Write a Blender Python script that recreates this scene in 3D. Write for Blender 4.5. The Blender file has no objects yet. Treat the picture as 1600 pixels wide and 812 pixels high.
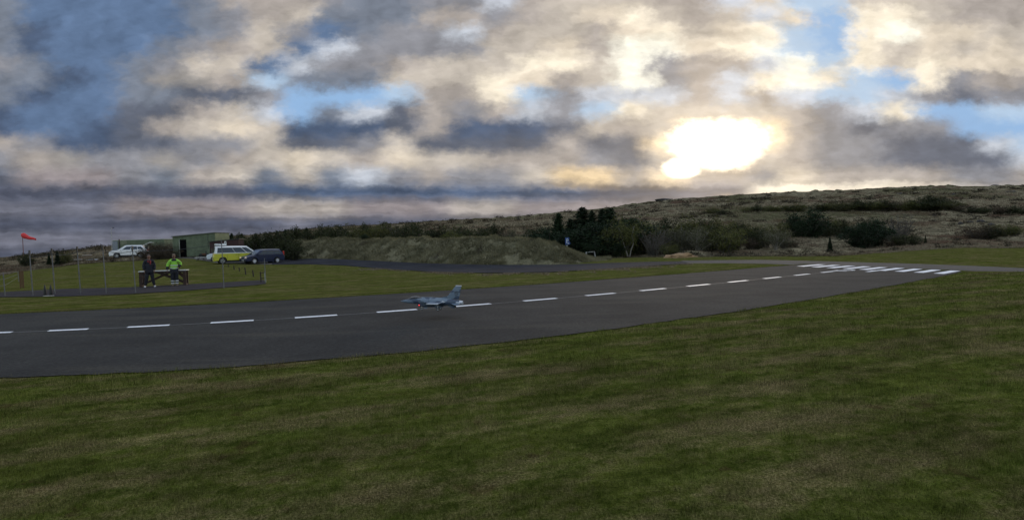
import bpy, bmesh, math, random
import numpy as np
from mathutils import Vector, Matrix, noise as mnoise
sc = bpy.context.scene
col = sc.collection
random.seed(7); rng = np.random.default_rng(7)
R = math.radians
# ------------------------------------------------------------------ camera
FPX, CX, CY = 852.0, 800.0, 406.0          # focal length and centre in pixels of the 1600 wide frame
CAMH = 1.8
PITCH, ROLL = -math.atan(24.6/852), R(1.54)
_f = Vector((0, math.cos(PITCH), math.sin(PITCH)))
_r0 = Vector((1, 0, 0)); _u0 = _r0.cross(_f)
_r = _r0*math.cos(ROLL) - _u0*math.sin(ROLL)
_u = _u0*math.cos(ROLL) + _r0*math.sin(ROLL)
cam = bpy.data.cameras.new('camera'); camo = bpy.data.objects.new('camera', cam); col.objects.link(camo)
m = Matrix(((_r.x, _u.x, -_f.x, 0), (_r.y, _u.y, -_f.y, 0), (_r.z, _u.z, -_f.z, CAMH), (0, 0, 0, 1)))
camo.matrix_world = m
cam.sensor_width = 36; cam.lens = 36*FPX/1600
cam.clip_start = 0.05; cam.clip_end = 20000
sc.camera = camo
def ray(px, py):
    return (_f + _r*((px-CX)/FPX) + _u*((CY-py)/FPX)).normalized()
def project(p):
    d = Vector(p) - Vector((0, 0, CAMH)); z = d.dot(_f)
    return CX + FPX*d.dot(_r)/z, CY - FPX*d.dot(_u)/z
# ------------------------------------------------------------------ colour management
sc.view_settings.view_transform = 'Standard'; sc.view_settings.look = 'None'
sc.view_settings.exposure = 0.0; sc.view_settings.gamma = 1.0
# ------------------------------------------------------------------ sun
SUN = ray(1122, 226)
SUN_EL = math.asin(SUN.z); SUN_AZ = math.atan2(SUN.x, SUN.y)
sl = bpy.data.lights.new('sun', 'SUN'); sl.energy = 0.8; sl.angle = R(12); sl.color = (1, .80, .58)
so = bpy.data.objects.new('sun', sl); col.objects.link(so)
so.rotation_euler = (-SUN).to_track_quat('-Z', 'Y').to_euler()
# ------------------------------------------------------------------ world: evening sky with broken cloud
world = bpy.data.worlds.new('World'); sc.world = world; world.use_nodes = True
nt = world.node_tree; nt.nodes.clear()
class N:
    """tiny helper to write node trees as expressions"""
    def __init__(s, tree): s.t = tree
    def put(s, sock, v):
        if isinstance(v, bpy.types.NodeSocket): s.t.links.new(v, sock)
        elif v is not None:
            try: sock.default_value = v
            except Exception: sock.default_value = (*v, 1)
    def node(s, kind, ins=(), **props):
        n = s.t.nodes.new(kind)
        for k, v in props.items(): setattr(n, k, v)
        it = ins.items() if isinstance(ins, dict) else enumerate(ins)
        for k, v in it: s.put(n.inputs[k], v)
        return n
    def m(s, op, a, b=None, c=None, clamp=False):
        n = s.node('ShaderNodeMath', operation=op, use_clamp=clamp); s.put(n.inputs[0], a)
        if b is not None: s.put(n.inputs[1], b)
        if c is not None: s.put(n.inputs[2], c)
        return n.outputs[0]
    def vm(s, op, a, b=None, scale=None):
        n = s.node('ShaderNodeVectorMath', operation=op); s.put(n.inputs[0], a)
        if b is not None: s.put(n.inputs[1], b)
        if scale is not None: s.put(n.inputs['Scale'], scale)
        return n.outputs['Value'] if op in ('DOT_PRODUCT', 'LENGTH', 'DISTANCE') else n.outputs[0]
    def mr(s, v, a, b, c=0.0, d=1.0, kind='SMOOTHSTEP'):
        n = s.node('ShaderNodeMapRange', interpolation_type=kind)
        for i, x in enumerate((v, a, b, c, d)): s.put(n.inputs[i], x)
        return n.outputs[0]
    def mix(s, f, a, b, blend='MIX'):
        n = s.node('ShaderNodeMix', data_type='RGBA', blend_type=blend)
        s.put(n.inputs[0], f); s.put(n.inputs[6], a); s.put(n.inputs[7], b)
        return n.outputs[2]
    def noise(s, vec, scale=1, detail=2, rough=.5, dist=0, out=0, dim='3D'):
        n = s.node('ShaderNodeTexNoise', noise_dimensions=dim)
        s.put(n.inputs['Vector'], vec); n.inputs['Scale'].default_value = scale
        n.inputs['Detail'].default_value = detail; n.inputs['Roughness'].default_value = rough
        n.inputs['Distortion'].default_value = dist
        return n.outputs[out]
    def xyz(s, x, y, z=0.0):
        n = s.node('ShaderNodeCombineXYZ'); s.put(n.inputs[0], x); s.put(n.inputs[1], y); s.put(n.inputs[2], z)
        return n.outputs[0]
    def sep(s, v):
        n = s.node('ShaderNodeSeparateXYZ'); s.put(n.inputs[0], v); return n.outputs
w = N(nt)
DIR = w.vm('NORMALIZE', w.node('ShaderNodeTexCoord').outputs['Generated'])
dx, dy, dz = w.sep(DIR)
S_ = 852.0
az = w.m('MULTIPLY', w.m('ARCTAN2', dx, dy), S_)
el = w.m('MULTIPLY', w.m('ARCSINE', dz), S_)
AE = w.xyz(az, el)
zz = w.m('ADD', w.m('MAXIMUM', dz, 0.0), 0.10)
deck = w.xyz(w.m('DIVIDE', dx, zz), w.m('DIVIDE', dy, zz))       # the direction laid on a flat cloud deck
def aecoord(px, py):
    d = ray(px, py); return math.atan2(d.x, d.y)*S_, math.asin(d.z)*S_
# The evening sky: a table of cloud tones over the front of the sky
# cloud tones, display red green blue: 0-3 slate and grey cloud, 4-7 cream to white cloud, 8-9 clear blue, 10-17 greys and golds, 18 sun-lit veil
TONES = [(98, 120, 152), (80, 95, 120), (122, 130, 144), (150, 146, 143), (196, 187, 176), (225, 212, 193), (250, 238, 216), (255, 252, 236),
  (148, 184, 224), (178, 202, 227), (98, 104, 118), (142, 143, 150), (174, 166, 160), (200, 206, 216), (84, 89, 105), (112, 114, 127), (146, 138, 140), (238, 212, 172)]
CHART = [
  [2, 0, 0, 0, 0, 0, 2, 12, 12, 12, 11, 2, 2, 11, 11, 13, 12, 4, 4, 4, 12, 12, 13, 5, 9, 9, 4, 4, 4, 12, 12, 12],
  [2, 0, 0, 0, 0, 0, 2, 11, 12, 4, 2, 2, 2, 12, 12, 11, 12, 4, 5, 6, 4, 12, 4, 13, 5, 8, 6, 6, 4, 12, 12, 12],
  [2, 1, 0, 0, 0, 0, 2, 11, 4, 11, 0, 2, 11, 11, 13, 12, 4, 4, 12, 5, 6, 4, 5, 6, 9, 8, 6, 7, 5, 5, 4, 4],
  [2, 1, 0, 0, 0, 2, 11, 12, 4, 0, 13, 11, 11, 11, 11, 4, 4, 5, 12, 7, 7, 5, 6, 7, 9, 8, 6, 4, 5, 4, 5, 4],
  [11, 2, 0, 0, 2, 11, 4, 4, 0, 13, 11, 11, 12, 4, 4, 4, 6, 6, 4, 7, 11, 12, 12, 13, 7, 9, 6, 4, 6, 5, 5, 5],
  [2, 2, 1, 0, 2, 3, 3, 12, 9, 2, 2, 2, 4, 4, 4, 6, 5, 12, 4, 7, 11, 12, 13, 6, 7, 6, 9, 8, 6, 11, 12, 12],
  [2, 1, 0, 0, 2, 2, 10, 10, 11, 8, 8, 8, 9, 12, 12, 6, 9, 11, 13, 13, 13, 12, 13, 12, 13, 9, 9, 13, 11, 10, 11, 11],
  [1, 0, 0, 0, 10, 10, 12, 4, 13, 8, 2, 13, 10, 12, 11, 12, 13, 11, 9, 6, 4, 4, 4, 4, 12, 11, 13, 6, 8, 8, 9, 9],
  [1, 0, 0, 1, 10, 12, 4, 5, 4, 1, 1, 1, 10, 12, 1, 1, 1, 10, 4, 12, 4, 18, 18, 18, 12, 11, 10, 11, 11, 8, 8, 8],
  [12, 11, 1, 1, 10, 10, 11, 11, 4, 10, 10, 11, 4, 10, 10, 10, 10, 12, 10, 10, 18, 18, 18, 18, 12, 11, 11, 10, 10, 10, 13, 9],
  [11, 12, 3, 11, 11, 3, 11, 12, 4, 5, 4, 12, 5, 4, 4, 12, 12, 12, 11, 10, 4, 18, 18, 4, 12, 11, 11, 10, 10, 10, 10, 13],
  [10, 16, 16, 16, 11, 2, 12, 4, 2, 4, 2, 13, 11, 12, 11, 11, 4, 17, 17, 12, 18, 12, 12, 11, 5, 12, 12, 12, 12, 11, 11, 12],
  [14, 14, 14, 14, 14, 14, 14, 14, 1, 1, 1, 1, 1, 1, 1, 1, 1, 1, 14, 14, 14, 15, 15, 6, 6, 6, 6, 6, 5, 4, 12, 12],
  [15, 15, 15, 15, 16, 16, 16, 16, 12, 12, 12, 16, 16, 16, 12, 12, 16, 16, 16, 16, 15, 16, 17, 17, 6, 6, 6, 6, 5, 5, 5, 5],
  [14, 14, 14, 14, 14, 14, 14, 14, 14, 15, 14, 14, 14, 14, 14, 14, 15, 15, 14, 14, 15, 15, 15, 15, 15, 15, 15, 15, 15, 15, 15, 15],
  [15, 15, 15, 15, 15, 15, 15, 15, 15, 15, 15, 16, 16, 16, 15, 15, 15, 15, 15, 15, 15, 15, 15, 15, 15, 15, 15, 15, 15, 15, 15, 15],
  [14, 14, 14, 14, 14, 14, 14, 14, 14, 14, 14, 14, 14, 14, 14, 14, 14, 14, 14, 14, 14, 14, 14, 14, 14, 14, 14, 14, 14, 14, 14, 14]]
def lin(c): return tuple((v/255/12.92 if v/255 <= .04045 else ((v/255+.055)/1.055)**2.4) for v in c)
# position on the front of the sky
ff = w.vm('DOT_PRODUCT', DIR, tuple(_f)); fpos = w.m('MAXIMUM', ff, .15)
U = w.m('ADD', w.m('MULTIPLY', w.m('DIVIDE', w.vm('DOT_PRODUCT', DIR, tuple(_r)), fpos), 852.0), CX)
Vv = w.m('SUBTRACT', CY, w.m('MULTIPLY', w.m('DIVIDE', w.vm('DOT_PRODUCT', DIR, tuple(_u)), fpos), 852.0))
UV = w.xyz(U, Vv)
# lower clouds are farther off: turbulence shrinks and flattens toward the horizon
hf = w.mr(Vv, 120, 380, 0, 1, 'LINEAR')
w1 = w.vm('SUBTRACT', w.noise(w.vm('MULTIPLY', UV, (1/150, 1/80, 1)), 1, 2, .5, out=1), (.5, .5, .5))
w2 = w.vm('SUBTRACT', w.noise(w.vm('MULTIPLY', UV, (1/48, 1/30, 1)), 1, 5, .58, out=1), (.5, .5, .5))
w3 = w.vm('SUBTRACT', w.noise(w.vm('MULTIPLY', UV, (1/17, 1/12, 1)), 1, 4, .6, out=1), (.5, .5, .5))
amp = w.mr(hf, 0, 1, 1.0, .30, 'LINEAR')
warp = w.vm('SCALE', w.vm('ADD', w.vm('MULTIPLY', w1, (52, 20, 0)), w.vm('ADD', w.vm('MULTIPLY', w2, (60, 26, 0)), w.vm('MULTIPLY', w3, (40, 24, 0)))), scale=amp)
UW = w.vm('ADD', UV, warp)
ux, vy, _ = w.sep(UW)
t_ = w.m('DIVIDE', ux, 52.0*31, clamp=True)
rowc = None
for r_i, line in enumerate(CHART):
    assert len(line) == 32, (r_i, len(line))
    n = w.node('ShaderNodeValToRGB'); w.put(n.inputs[0], t_); cr = n.color_ramp; cr.interpolation = 'EASE'
    while len(cr.elements) < 32: cr.elements.new(.5)
    for k in range(32):
        cr.elements[k].position = k/31
    for k in range(32):
        q_ = line[k]; cr.elements[k].color = (1.0, .80, .55, 1) if q_ == 18 else (*lin(TONES[q_]), 1)
    rowc = n.outputs[0] if rowc is None else w.mix(w.mr(vy, 25*(r_i-1), 25*r_i, 0, 1, 'SMOOTHSTEP'), rowc, n.outputs[0])
# fluff: shading on the lumps of cloud, lit from the low sun
qn = w.vm('MULTIPLY', w.vm('ADD', UV, w.vm('SCALE', warp, scale=.5)), (1/88, 1/44, 1))
tosun = w.vm('SCALE', w.vm('NORMALIZE', w.vm('SUBTRACT', (1122, 200, 0), UV)), scale=.16)
f1 = w.noise(qn, 1, 5, .50); f2 = w.noise(w.vm('ADD', qn, tosun), 1, 5, .50)
band = w.noise(w.vm('MULTIPLY', UW, (1/170, 1/11, 1)), 1, 5, .55)
relief = w.m('MULTIPLY', w.m('SUBTRACT', f1, f2), 1.7)
gain = w.m('ADD', w.m('ADD', 1.0, relief), w.m('MULTIPLY', w.m('SUBTRACT', f1, .5), -.55))
gain = w.m('ADD', gain, w.m('MULTIPLY', w.m('SUBTRACT', band, .5), w.mr(hf, .35, .8, 0, 1.5)))
# clear blue stays smooth
_, _, bl = w.sep(rowc); rd = w.sep(rowc)[0]
isblue = w.mr(w.m('SUBTRACT', bl, rd), .12, .40, 0, .85)
gain = w.m('ADD', w.m('MULTIPLY', gain, w.m('SUBTRACT', 1.0, isblue)), isblue)
gain = w.m('MAXIMUM', w.m('MINIMUM', gain, 1.7), .55)
front = w.vm('SCALE', rowc, scale=gain)
# the sun behind its thin veil
cosS = w.vm('DOT_PRODUCT', DIR, tuple(SUN))
angS = w.m('ARCCOSINE', w.m('MINIMUM', cosS, .99999))
hx = w.vm('MULTIPLY', w.vm('SUBTRACT', UW, w.vm('ADD', w.vm('SCALE', warp, scale=.05), (1124, 224, 0))), (1/84, 1/45, 1))
hx2 = w.vm('MULTIPLY', w.vm('SUBTRACT', UW, w.vm('ADD', w.vm('SCALE', warp, scale=.5), (1062, 262, 0))), (1/34, 1/18, 1))
hole = w.mr(w.m('MINIMUM', w.vm('LENGTH', hx), w.m('MULTIPLY', w.vm('LENGTH', hx2), 1.0)), 1.06, .50)
front = w.mix(w.m('MULTIPLY', hole, .9), front, (3.2, 2.75, 2.05, 1))
glow = w.vm('SCALE', w.xyz(1.0, .76, .46), scale=w.m('MULTIPLY', w.m('POWER', 2.718, w.m('MULTIPLY', angS, -8.0)), .42))
front = w.vm('ADD', front, glow)
# all round and overhead, outside the chart: broken grey deck over the physical sky
skytex = w.node('ShaderNodeTexSky', sky_type='NISHITA', sun_disc=False)
skytex.sun_elevation = SUN_EL; skytex.sun_rotation = SUN_AZ; skytex.altitude = 50
skytex.air_density = 1.0; skytex.dust_density = .6; skytex.ozone_density = 1.5
dk = w.noise(w.vm('MULTIPLY', deck, (1.3, 1.3, 1)), 1, 6, .52)
around = w.mix(w.mr(dk, .36, .60), w.vm('SCALE', skytex.outputs[0], scale=.30), w.mix(w.mr(dk, .45, .75), (.55, .55, .58, 1), (.26, .29, .35, 1)))
around = w.mix(w.mr(dz, .45, .75), around, (.62, .70, .84, 1))
inside = w.m('MULTIPLY', w.m('MULTIPLY', w.mr(U, -420, -40), w.mr(U, 2050, 1640)), w.m('MULTIPLY', w.mr(Vv, -220, -20), w.mr(ff, .2, .4)))
skyc = w.mix(inside, around, front)
skyc = w.mix(w.mr(dz, 0.0, -.02), skyc, (.05, .055, .05, 1))
bgn = w.node('ShaderNodeBackground'); w.put(bgn.inputs[0], w.vm('SCALE', skyc, scale=10.0)); bgn.inputs[1].default_value = .10
w.t.links.new(bgn.outputs[0], w.node('ShaderNodeOutputWorld').inputs[0])

# ------------------------------------------------------------------ helpers
def tag(o, label=None, cat=None, group=None, kind=None):
    if label: o['label'] = label
    if cat: o['category'] = cat
    if group: o['group'] = group
    if kind: o['kind'] = kind
    return o
def mesh_np(name, V, F, mat=None, parent=None, smooth=False, attrs=None):
    """one mesh object from numpy arrays; F is (n,3) or (n,4)"""
    V = np.asarray(V, np.float32); F = np.asarray(F, np.int32); k = F.shape[1]
    me = bpy.data.meshes.new(name)
    me.vertices.add(len(V)); me.vertices.foreach_set('co', V.ravel())
    me.loops.add(F.size); me.loops.foreach_set('vertex_index', F.ravel())
    me.polygons.add(len(F)); me.polygons.foreach_set('loop_start', np.arange(0, F.size, k, dtype=np.int32))
    if smooth: me.polygons.foreach_set('use_smooth', np.ones(len(F), bool))
    me.update(calc_edges=True); me.validate()
    for an, av in (attrs or {}).items():
        a = me.attributes.new(an, 'FLOAT', 'POINT'); a.data.foreach_set('value', np.asarray(av, np.float32))
    if mat: me.materials.append(mat)
    o = bpy.data.objects.new(name, me); col.objects.link(o)
    if parent: o.parent = parent
    return o
def grid_faces(nr, nc):
    i = np.arange(nr-1)[:, None]*nc + np.arange(nc-1)[None, :]
    return np.stack([i, i+1, i+nc+1, i+nc], -1).reshape(-1, 4)
def vnoise(x, y, seed=0):
    """smooth value noise for arrays, -1..1"""
    xi = np.floor(x).astype(np.int64); yi = np.floor(y).astype(np.int64); fx = x-xi; fy = y-yi
    fx = fx*fx*(3-2*fx); fy = fy*fy*(3-2*fy)
    def h(a, b):
        n = (a*374761393 + b*668265263 + seed*1442695041) & 0x7fffffff
        n = ((n ^ (n >> 13))*1274126177) & 0x7fffffff
        n = (n ^ (n >> 16)) & 0xffff
        return n/32767.5 - 1
    return (h(xi, yi)*(1-fx)+h(xi+1, yi)*fx)*(1-fy) + (h(xi, yi+1)*(1-fx)+h(xi+1, yi+1)*fx)*fy
def fbm(x, y, oct=4, seed=0):
    s = 0; a = 1
    for i in range(oct):
        s = s + a*vnoise(x*2**i, y*2**i, seed+i); a *= .5
    return s
# ------------------------------------------------------------------ the lie of the land
DEP = [0, 20, 30, 45, 55, 65, 80, 120, 180, 260, 350, 500, 900, 4000]
TAB = {
 -1200:[0,0,0,0,0,0,.1,.3,.5,.8,1.0,1.0,.5,-6],
 -300: [0,0,0,0,0,0,.1,.5,.8,1.1,1.3,1.4,1.0,-5],
 0:    [0,0,0,0,.05,.2,.5,.9,1.25,1.5,1.7,1.9,2.0,0],
 150:  [0,0,0,.2,.5,.85,1.4,2.6,4.0,5.0,6.0,7,5,0],
 300:  [0,0,0,.3,.65,1.1,1.7,3.3,5.5,8,10,11,8,0],
 400:  [0,0,0,.15,.5,.8,1.5,3.5,6.5,9.5,12.1,13,9,0],
 500:  [0,0,0,.03,.42,.8,1.6,4,8,12,15.3,16,11,0],
 650:  [0,0,0,0,.15,.4,1.5,4.5,9,13.3,17.2,18,13,0],
 800:  [0,0,0,0,0,.3,1.5,5,9.5,14.3,18.6,20,14,0],
 950:  [0,0,0,0,0,.2,1.0,4.5,10,17.0,23.3,25,18,0],
 1040: [0,0,0,0,0,.3,1.2,5,11.5,20,26.6,28,20,0],
 1200: [0,0,0,0,.05,.4,1.2,5,12.5,22,29.2,31,22,0],
 1400: [0,0,0,0,.05,.5,1.3,5,13,23,31.6,33,24,0],
 1600: [0,0,0,0,0,.5,1.3,5,13,22.5,30.4,32,24,0],
 2800: [0,0,0,0,0,.5,1.3,5,13,22.5,30,32,24,0]}
_lc = np.linspace(math.log(5), math.log(4005), 700); _dd = np.exp(_lc)-5
_xs = np.array(sorted(TAB)); 
def _smooth(a, k):
    ker = np.hanning(k); ker /= ker.sum()
    return np.convolve(np.pad(a, k//2, mode='edge'), ker, mode='valid')[:len(a)]
_T = np.array([_smooth(np.interp(_dd, DEP, TAB[x]), 21) for x in _xs])
_cx = np.arange(-1200, 2801, 10.0)
_T = np.array([np.interp(_cx, _xs, _T[:, j]) for j in range(_T.shape[1])]).T
_T = np.array([_smooth(_T[:, j], 9) for j in range(_T.shape[1])]).T
_T[:, _dd < 24] = 0
# where mown grass ends and heath begins: (column, distance)
HB = np.array([(-1200,60),(-300,58),(0,54),(60,62),(150,66),(230,66),(300,68),(440,70),(500,67),(600,62),(700,60),(780,58),(860,58),(930,57),(1000,57),(1100,54),(1200,51),(1300,47),(1370,50),(1440,55),(1510,57),(1600,54),(1750,50),(2800,50)], float)
def heath_mask(x, y):
    t = np.where(y > 1, x/np.maximum(y, 1), 0); c = 800+852*np.clip(t, -2.3, 2.3)
    b = np.interp(c, HB[:, 0], HB[:, 1])
    return np.clip((y-b)/2.5, 0, 1)
def H0(x, y):
    x = np.asarray(x, float); y = np.asarray(y, float)
    c = np.clip(800+852*x/np.maximum(y, .5), -1200, 2799.9)
    u = (c+1200)/10; l = (np.log(np.clip(y, 0, 3900)+5)-_lc[0])/(_lc[1]-_lc[0])
    i = np.clip(u.astype(int), 0, len(_cx)-2); j = np.clip(l.astype(int), 0, len(_lc)-2); fu = u-i; fl = l-j
    return (_T[i, j]*(1-fu)+_T[i+1, j]*fu)*(1-fl)+(_T[i, j+1]*(1-fu)+_T[i+1, j+1]*fu)*fl
def H(x, y):
    x = np.asarray(x, float); y = np.asarray(y, float)
    z = H0(x, y); hm = heath_mask(x, y)
    far = np.clip((y-60)/200, 0, 1)
    right = np.clip((x/np.maximum(y, 1)+.35)/.5, .25, 1)
    n = .16*fbm(x/1.7, y/1.7, 3, 3) + .30*right*fbm(x/6.5, y/6.5, 3, 11) + far*right*.7*fbm(x/26, y/26, 4, 23)
    rock = np.maximum(0, vnoise(x/9, y/9, 41)*.6+vnoise(x/3.5, y/3.5, 45)*.5-.45)*far*right*2.2
    return z + hm*(n+rock)
def Hs(x, y): return float(H(x, y))
def hit(px, py, rough=False):
    """where the sight line through a photo pixel meets the ground"""
    d = ray(px, py); ts = np.geomspace(2, 3000, 3500)
    X, Y, Z = d.x*ts, d.y*ts, CAMH+d.z*ts
    g = H(X, Y) if rough else H0(X, Y)
    k = np.nonzero(Z <= g)[0]
    if not len(k): raise ValueError(('no ground at', px, py))
    k = k[0]; a = (Z-g)[k-1]; b = (Z-g)[k]; t = ts[k-1]+(ts[k]-ts[k-1])*a/(a-b)
    x, y = d.x*t, d.y*t
    return Vector((x, y, float(H(x, y)) if rough else float(H0(x, y))))
def atd(px, depth):
    """ground point in a photo column at a given distance"""
    x = (px-CX)/FPX*depth
    for _ in range(4):
        z = Hs(x, depth); q = project((x, depth, z)); x += (px-q[0])/FPX*depth
    return Vector((x, depth, Hs(x, depth)))
def mpp(p): return (Vector(p)-Vector((0, 0, CAMH))).dot(_f)/FPX      # metres per photo pixel at a point
# ------------------------------------------------------------------ materials
MATS = {}
def pbr(name, color, rough=.6, metal=0, spec=None, emit=None, estr=0, var=0, vscale=8, bump=0, bscale=40, coat=0):
    if name in MATS: return MATS[name]
    m = bpy.data.materials.new(name); m.use_nodes = True; t = m.node_tree; b = t.nodes['Principled BSDF']; w = N(t)
    b.inputs['Base Color'].default_value = (*color, 1); b.inputs['Roughness'].default_value = rough; b.inputs['Metallic'].default_value = metal
    if spec is not None: b.inputs['Specular IOR Level'].default_value = spec
    if coat: b.inputs['Coat Weight'].default_value = coat; b.inputs['Coat Roughness'].default_value = .08
    if emit: b.inputs['Emission Color'].default_value = (*emit, 1); b.inputs['Emission Strength'].default_value = estr
    co = w.node('ShaderNodeTexCoord').outputs['Object']
    if var:
        n = w.noise(co, vscale, 4, .6)
        f = w.mr(n, .3, .7, 1-var, 1+var, 'LINEAR')
        w.put(b.inputs['Base Color'], w.vm('SCALE', tuple(color), scale=f))
    if bump:
        bp = w.node('ShaderNodeBump'); bp.inputs['Strength'].default_value = bump; bp.inputs['Distance'].default_value = .02
        w.put(bp.inputs['Height'], w.noise(co, bscale, 4, .6)); w.put(b.inputs['Normal'], bp.outputs[0])
    MATS[name] = m; return m
RWANG = .36       # heading of the mowing stripes (runway direction) in the ground plane
def grass_colour(w, pos):
    """mown turf: green, olive and straw in streaks that follow the mower"""
    ca, sa = math.cos(-RWANG), math.sin(-RWANG)
    x, y, z = w.sep(pos)
    a = w.m('SUBTRACT', w.m('MULTIPLY', x, math.cos(RWANG)), w.m('MULTIPLY', y, -math.sin(RWANG)))
    b = w.m('SUBTRACT', w.m('MULTIPLY', y, math.cos(RWANG)), w.m('MULTIPLY', x, math.sin(RWANG)))
    sp = w.xyz(w.m('MULTIPLY', a, .42), w.m('MULTIPLY', b, 1.0))
    big = w.noise(sp, .8, 3, .6); mid = w.noise(sp, 3.4, 4, .65); fine = w.noise(pos, 9, 5, .7); vf = w.noise(pos, 48, 4, .7)
    wob = w.noise(pos, .35, 2, .5)
    stripe = w.m('SINE', w.m('ADD', w.m('MULTIPLY', b, 2*math.pi/1.05), w.m('MULTIPLY', wob, 5.0)))
    dry = w.m('ADD', w.m('MULTIPLY', big, .85), w.m('ADD', w.m('MULTIPLY', mid, .80), w.m('ADD', w.m('MULTIPLY', stripe, .085), w.m('MULTIPLY', fine, .55))))
    dryf = w.mr(dry, .97, 1.40)
    g = w.mix(w.mr(mid, .35, .65), (.040, .054, .008, 1), (.080, .092, .016, 1))
    g = w.mix(w.mr(fine, .35, .7), g, (.098, .108, .026, 1))
    s = w.mix(w.mr(vf, .35, .65), (.085, .068, .028, 1), (.20, .155, .082, 1))
    c = w.mix(w.m('MULTIPLY', dryf, .85), g, s)
    c = w.mix(w.m('MULTIPLY', w.mr(w.noise(pos, 1.7, 4, .7), .60, .68), .55), c, (.060, .038, .018, 1))
    v = w.m('MULTIPLY', w.mr(vf, .3, .7, .45, 1.6, 'LINEAR'), w.m('MULTIPLY', w.mr(w.noise(sp, 5.5, 3, .6), .3, .7, .70, 1.25, 'LINEAR'), w.mr(w.noise(sp, 1.1, 4, .6), .35, .65, .80, 1.22, 'LINEAR')))
    return w.vm('SCALE', c, scale=w.m('MULTIPLY', v, 1.0))
def heath_colour(w, pos):
    n1 = w.noise(pos, .09, 5, .6); n2 = w.noise(pos, .7, 5, .65); n3 = w.noise(pos, 3.2, 3, .6); n4 = w.noise(pos, .022, 3, .5)
    c = w.mix(w.mr(n2, .38, .62), (.090, .078, .050, 1), (.26, .225, .145, 1))        # straw and moss
    c = w.mix(w.mr(n1, .50, .62), c, (.095, .062, .042, 1))                            # brown heather
    c = w.mix(w.m('MULTIPLY', w.mr(n4, .50, .62), .65), c, (.055, .060, .024, 1))      # green scrub
    c = w.mix(w.mr(w.noise(pos, .28, 5, .7), .60, .67), c, (.055, .046, .036, 1))      # lava and low dark shrubs
    return w.vm('SCALE', c, scale=w.mr(n3, .3, .7, .8, 1.2, 'LINEAR'))
def new_mat(name):
    m = bpy.data.materials.new(name); m.use_nodes = True
    return m, N(m.node_tree), m.node_tree.nodes['Principled BSDF']
def geo_pos(w): return w.node('ShaderNodeNewGeometry').outputs['Position']
M_ground, w_, b_ = new_mat('ground')
pos = geo_pos(w_)
hm = w_.node('ShaderNodeAttribute', attribute_name='heath').outputs['Fac']
hm = w_.mr(w_.m('ADD', hm, w_.m('MULTIPLY', w_.m('SUBTRACT', w_.noise(pos, .9, 4, .6), .5), .9)), .35, .65)
w_.put(b_.inputs['Base Color'], w_.mix(hm, grass_colour(w_, pos), heath_colour(w_, pos)))
b_.inputs['Roughness'].default_value = 1; b_.inputs['Specular IOR Level'].default_value = .0
bp = w_.node('ShaderNodeBump'); bp.inputs['Strength'].default_value = .9; bp.inputs['Distance'].default_value = .05
w_.put(bp.inputs['Height'], w_.m('ADD', w_.noise(pos, 22, 4, .65), w_.m('MULTIPLY', w_.noise(pos, 1.6, 5, .65), w_.m('MULTIPLY', hm, 8.0))))
w_.put(b_.inputs['Normal'], bp.outputs[0])
M_blade, w_, b_ = new_mat('grass_blades')
pos = geo_pos(w_)
rnd = w_.node('ShaderNodeAttribute', attribute_name='rnd').outputs['Fac']
w_.put(b_.inputs['Base Color'], w_.vm('SCALE', grass_colour(w_, pos), scale=w_.mr(rnd, 0, 1, .55, 2.1, 'LINEAR')))
b_.inputs['Roughness'].default_value = .9; b_.inputs['Specular IOR Level'].default_value = .05
def asphalt(name, c0, c1, patch):
    m, w, b = new_mat(name); pos = geo_pos(w)
    n = w.noise(pos, .5, 5, .6); f = w.m('ADD', w.m('MULTIPLY', w.noise(pos, 90, 3, .7), .4), w.m('MULTIPLY', w.noise(pos, 16, 5, .75), .6)); g = w.noise(w.vm('MULTIPLY', pos, (.15, 1.0, 1)), .8, 4, .6)
    c = w.mix(w.mr(n, .3, .7), (*c0, 1), (*c1, 1)); c = w.mix(w.m('MULTIPLY', w.mr(g, .5, .7), patch), c, (c1[0]*1.25, c1[1]*1.2, c1[2]*1.1, 1))
    w.put(b.inputs['Base Color'], w.vm('SCALE', c, scale=w.mr(f, .32, .68, .45, 1.6, 'LINEAR')))
    b.inputs['Roughness'].default_value = 1.0; b.inputs['Specular IOR Level'].default_value = .08
    bp = w.node('ShaderNodeBump'); bp.inputs['Strength'].default_value = .5; bp.inputs['Distance'].default_value = .006
    w.put(bp.inputs['Height'], f); w.put(b.inputs['Normal'], bp.outputs[0])
    return m
M_asph = asphalt('asphalt', (.031, .0305, .030), (.046, .045, .043), .8)
M_gravel = asphalt('black_gravel', (.017, .018, .023), (.034, .035, .042), .6)
M_conc = asphalt('pale_asphalt', (.075, .070, .066), (.10, .092, .084), .5)
M_paint, w_, b_ = new_mat('road_paint')
pos = geo_pos(w_)
w_.put(b_.inputs['Base Color'], w_.mix(w_.mr(w_.noise(pos, 14, 6, .8), .48, .74), (.82, .83, .86, 1), (.22, .22, .23, 1)))
b_.inputs['Roughness'].default_value = .6
M_seam = pbr('joint_sealant', (.15, .15, .15), .7, var=.4, vscale=3)
# ------------------------------------------------------------------ ground sheet (a fan of cells that widen with distance) 
cols = np.concatenate([np.linspace(-1200, -40, 120), np.linspace(-37, 1640, 720), np.linspace(1655, 2800, 110)])
deps = np.concatenate([np.array([.5, 3]), np.geomspace(6, 50, 60), np.geomspace(50.5, 420, 620), np.geomspace(430, 6000, 40)])
TT = (cols-800)/852.0
GX = deps[:, None]*TT[None, :]; GY = np.repeat(deps[:, None], len(cols), 1)
GZ = H(GX, GY)
V = np.stack([GX, GY, GZ], -1).reshape(-1, 3); F = grid_faces(len(deps), len(cols))
HMv = heath_mask(GX, GY).ravel()
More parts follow.
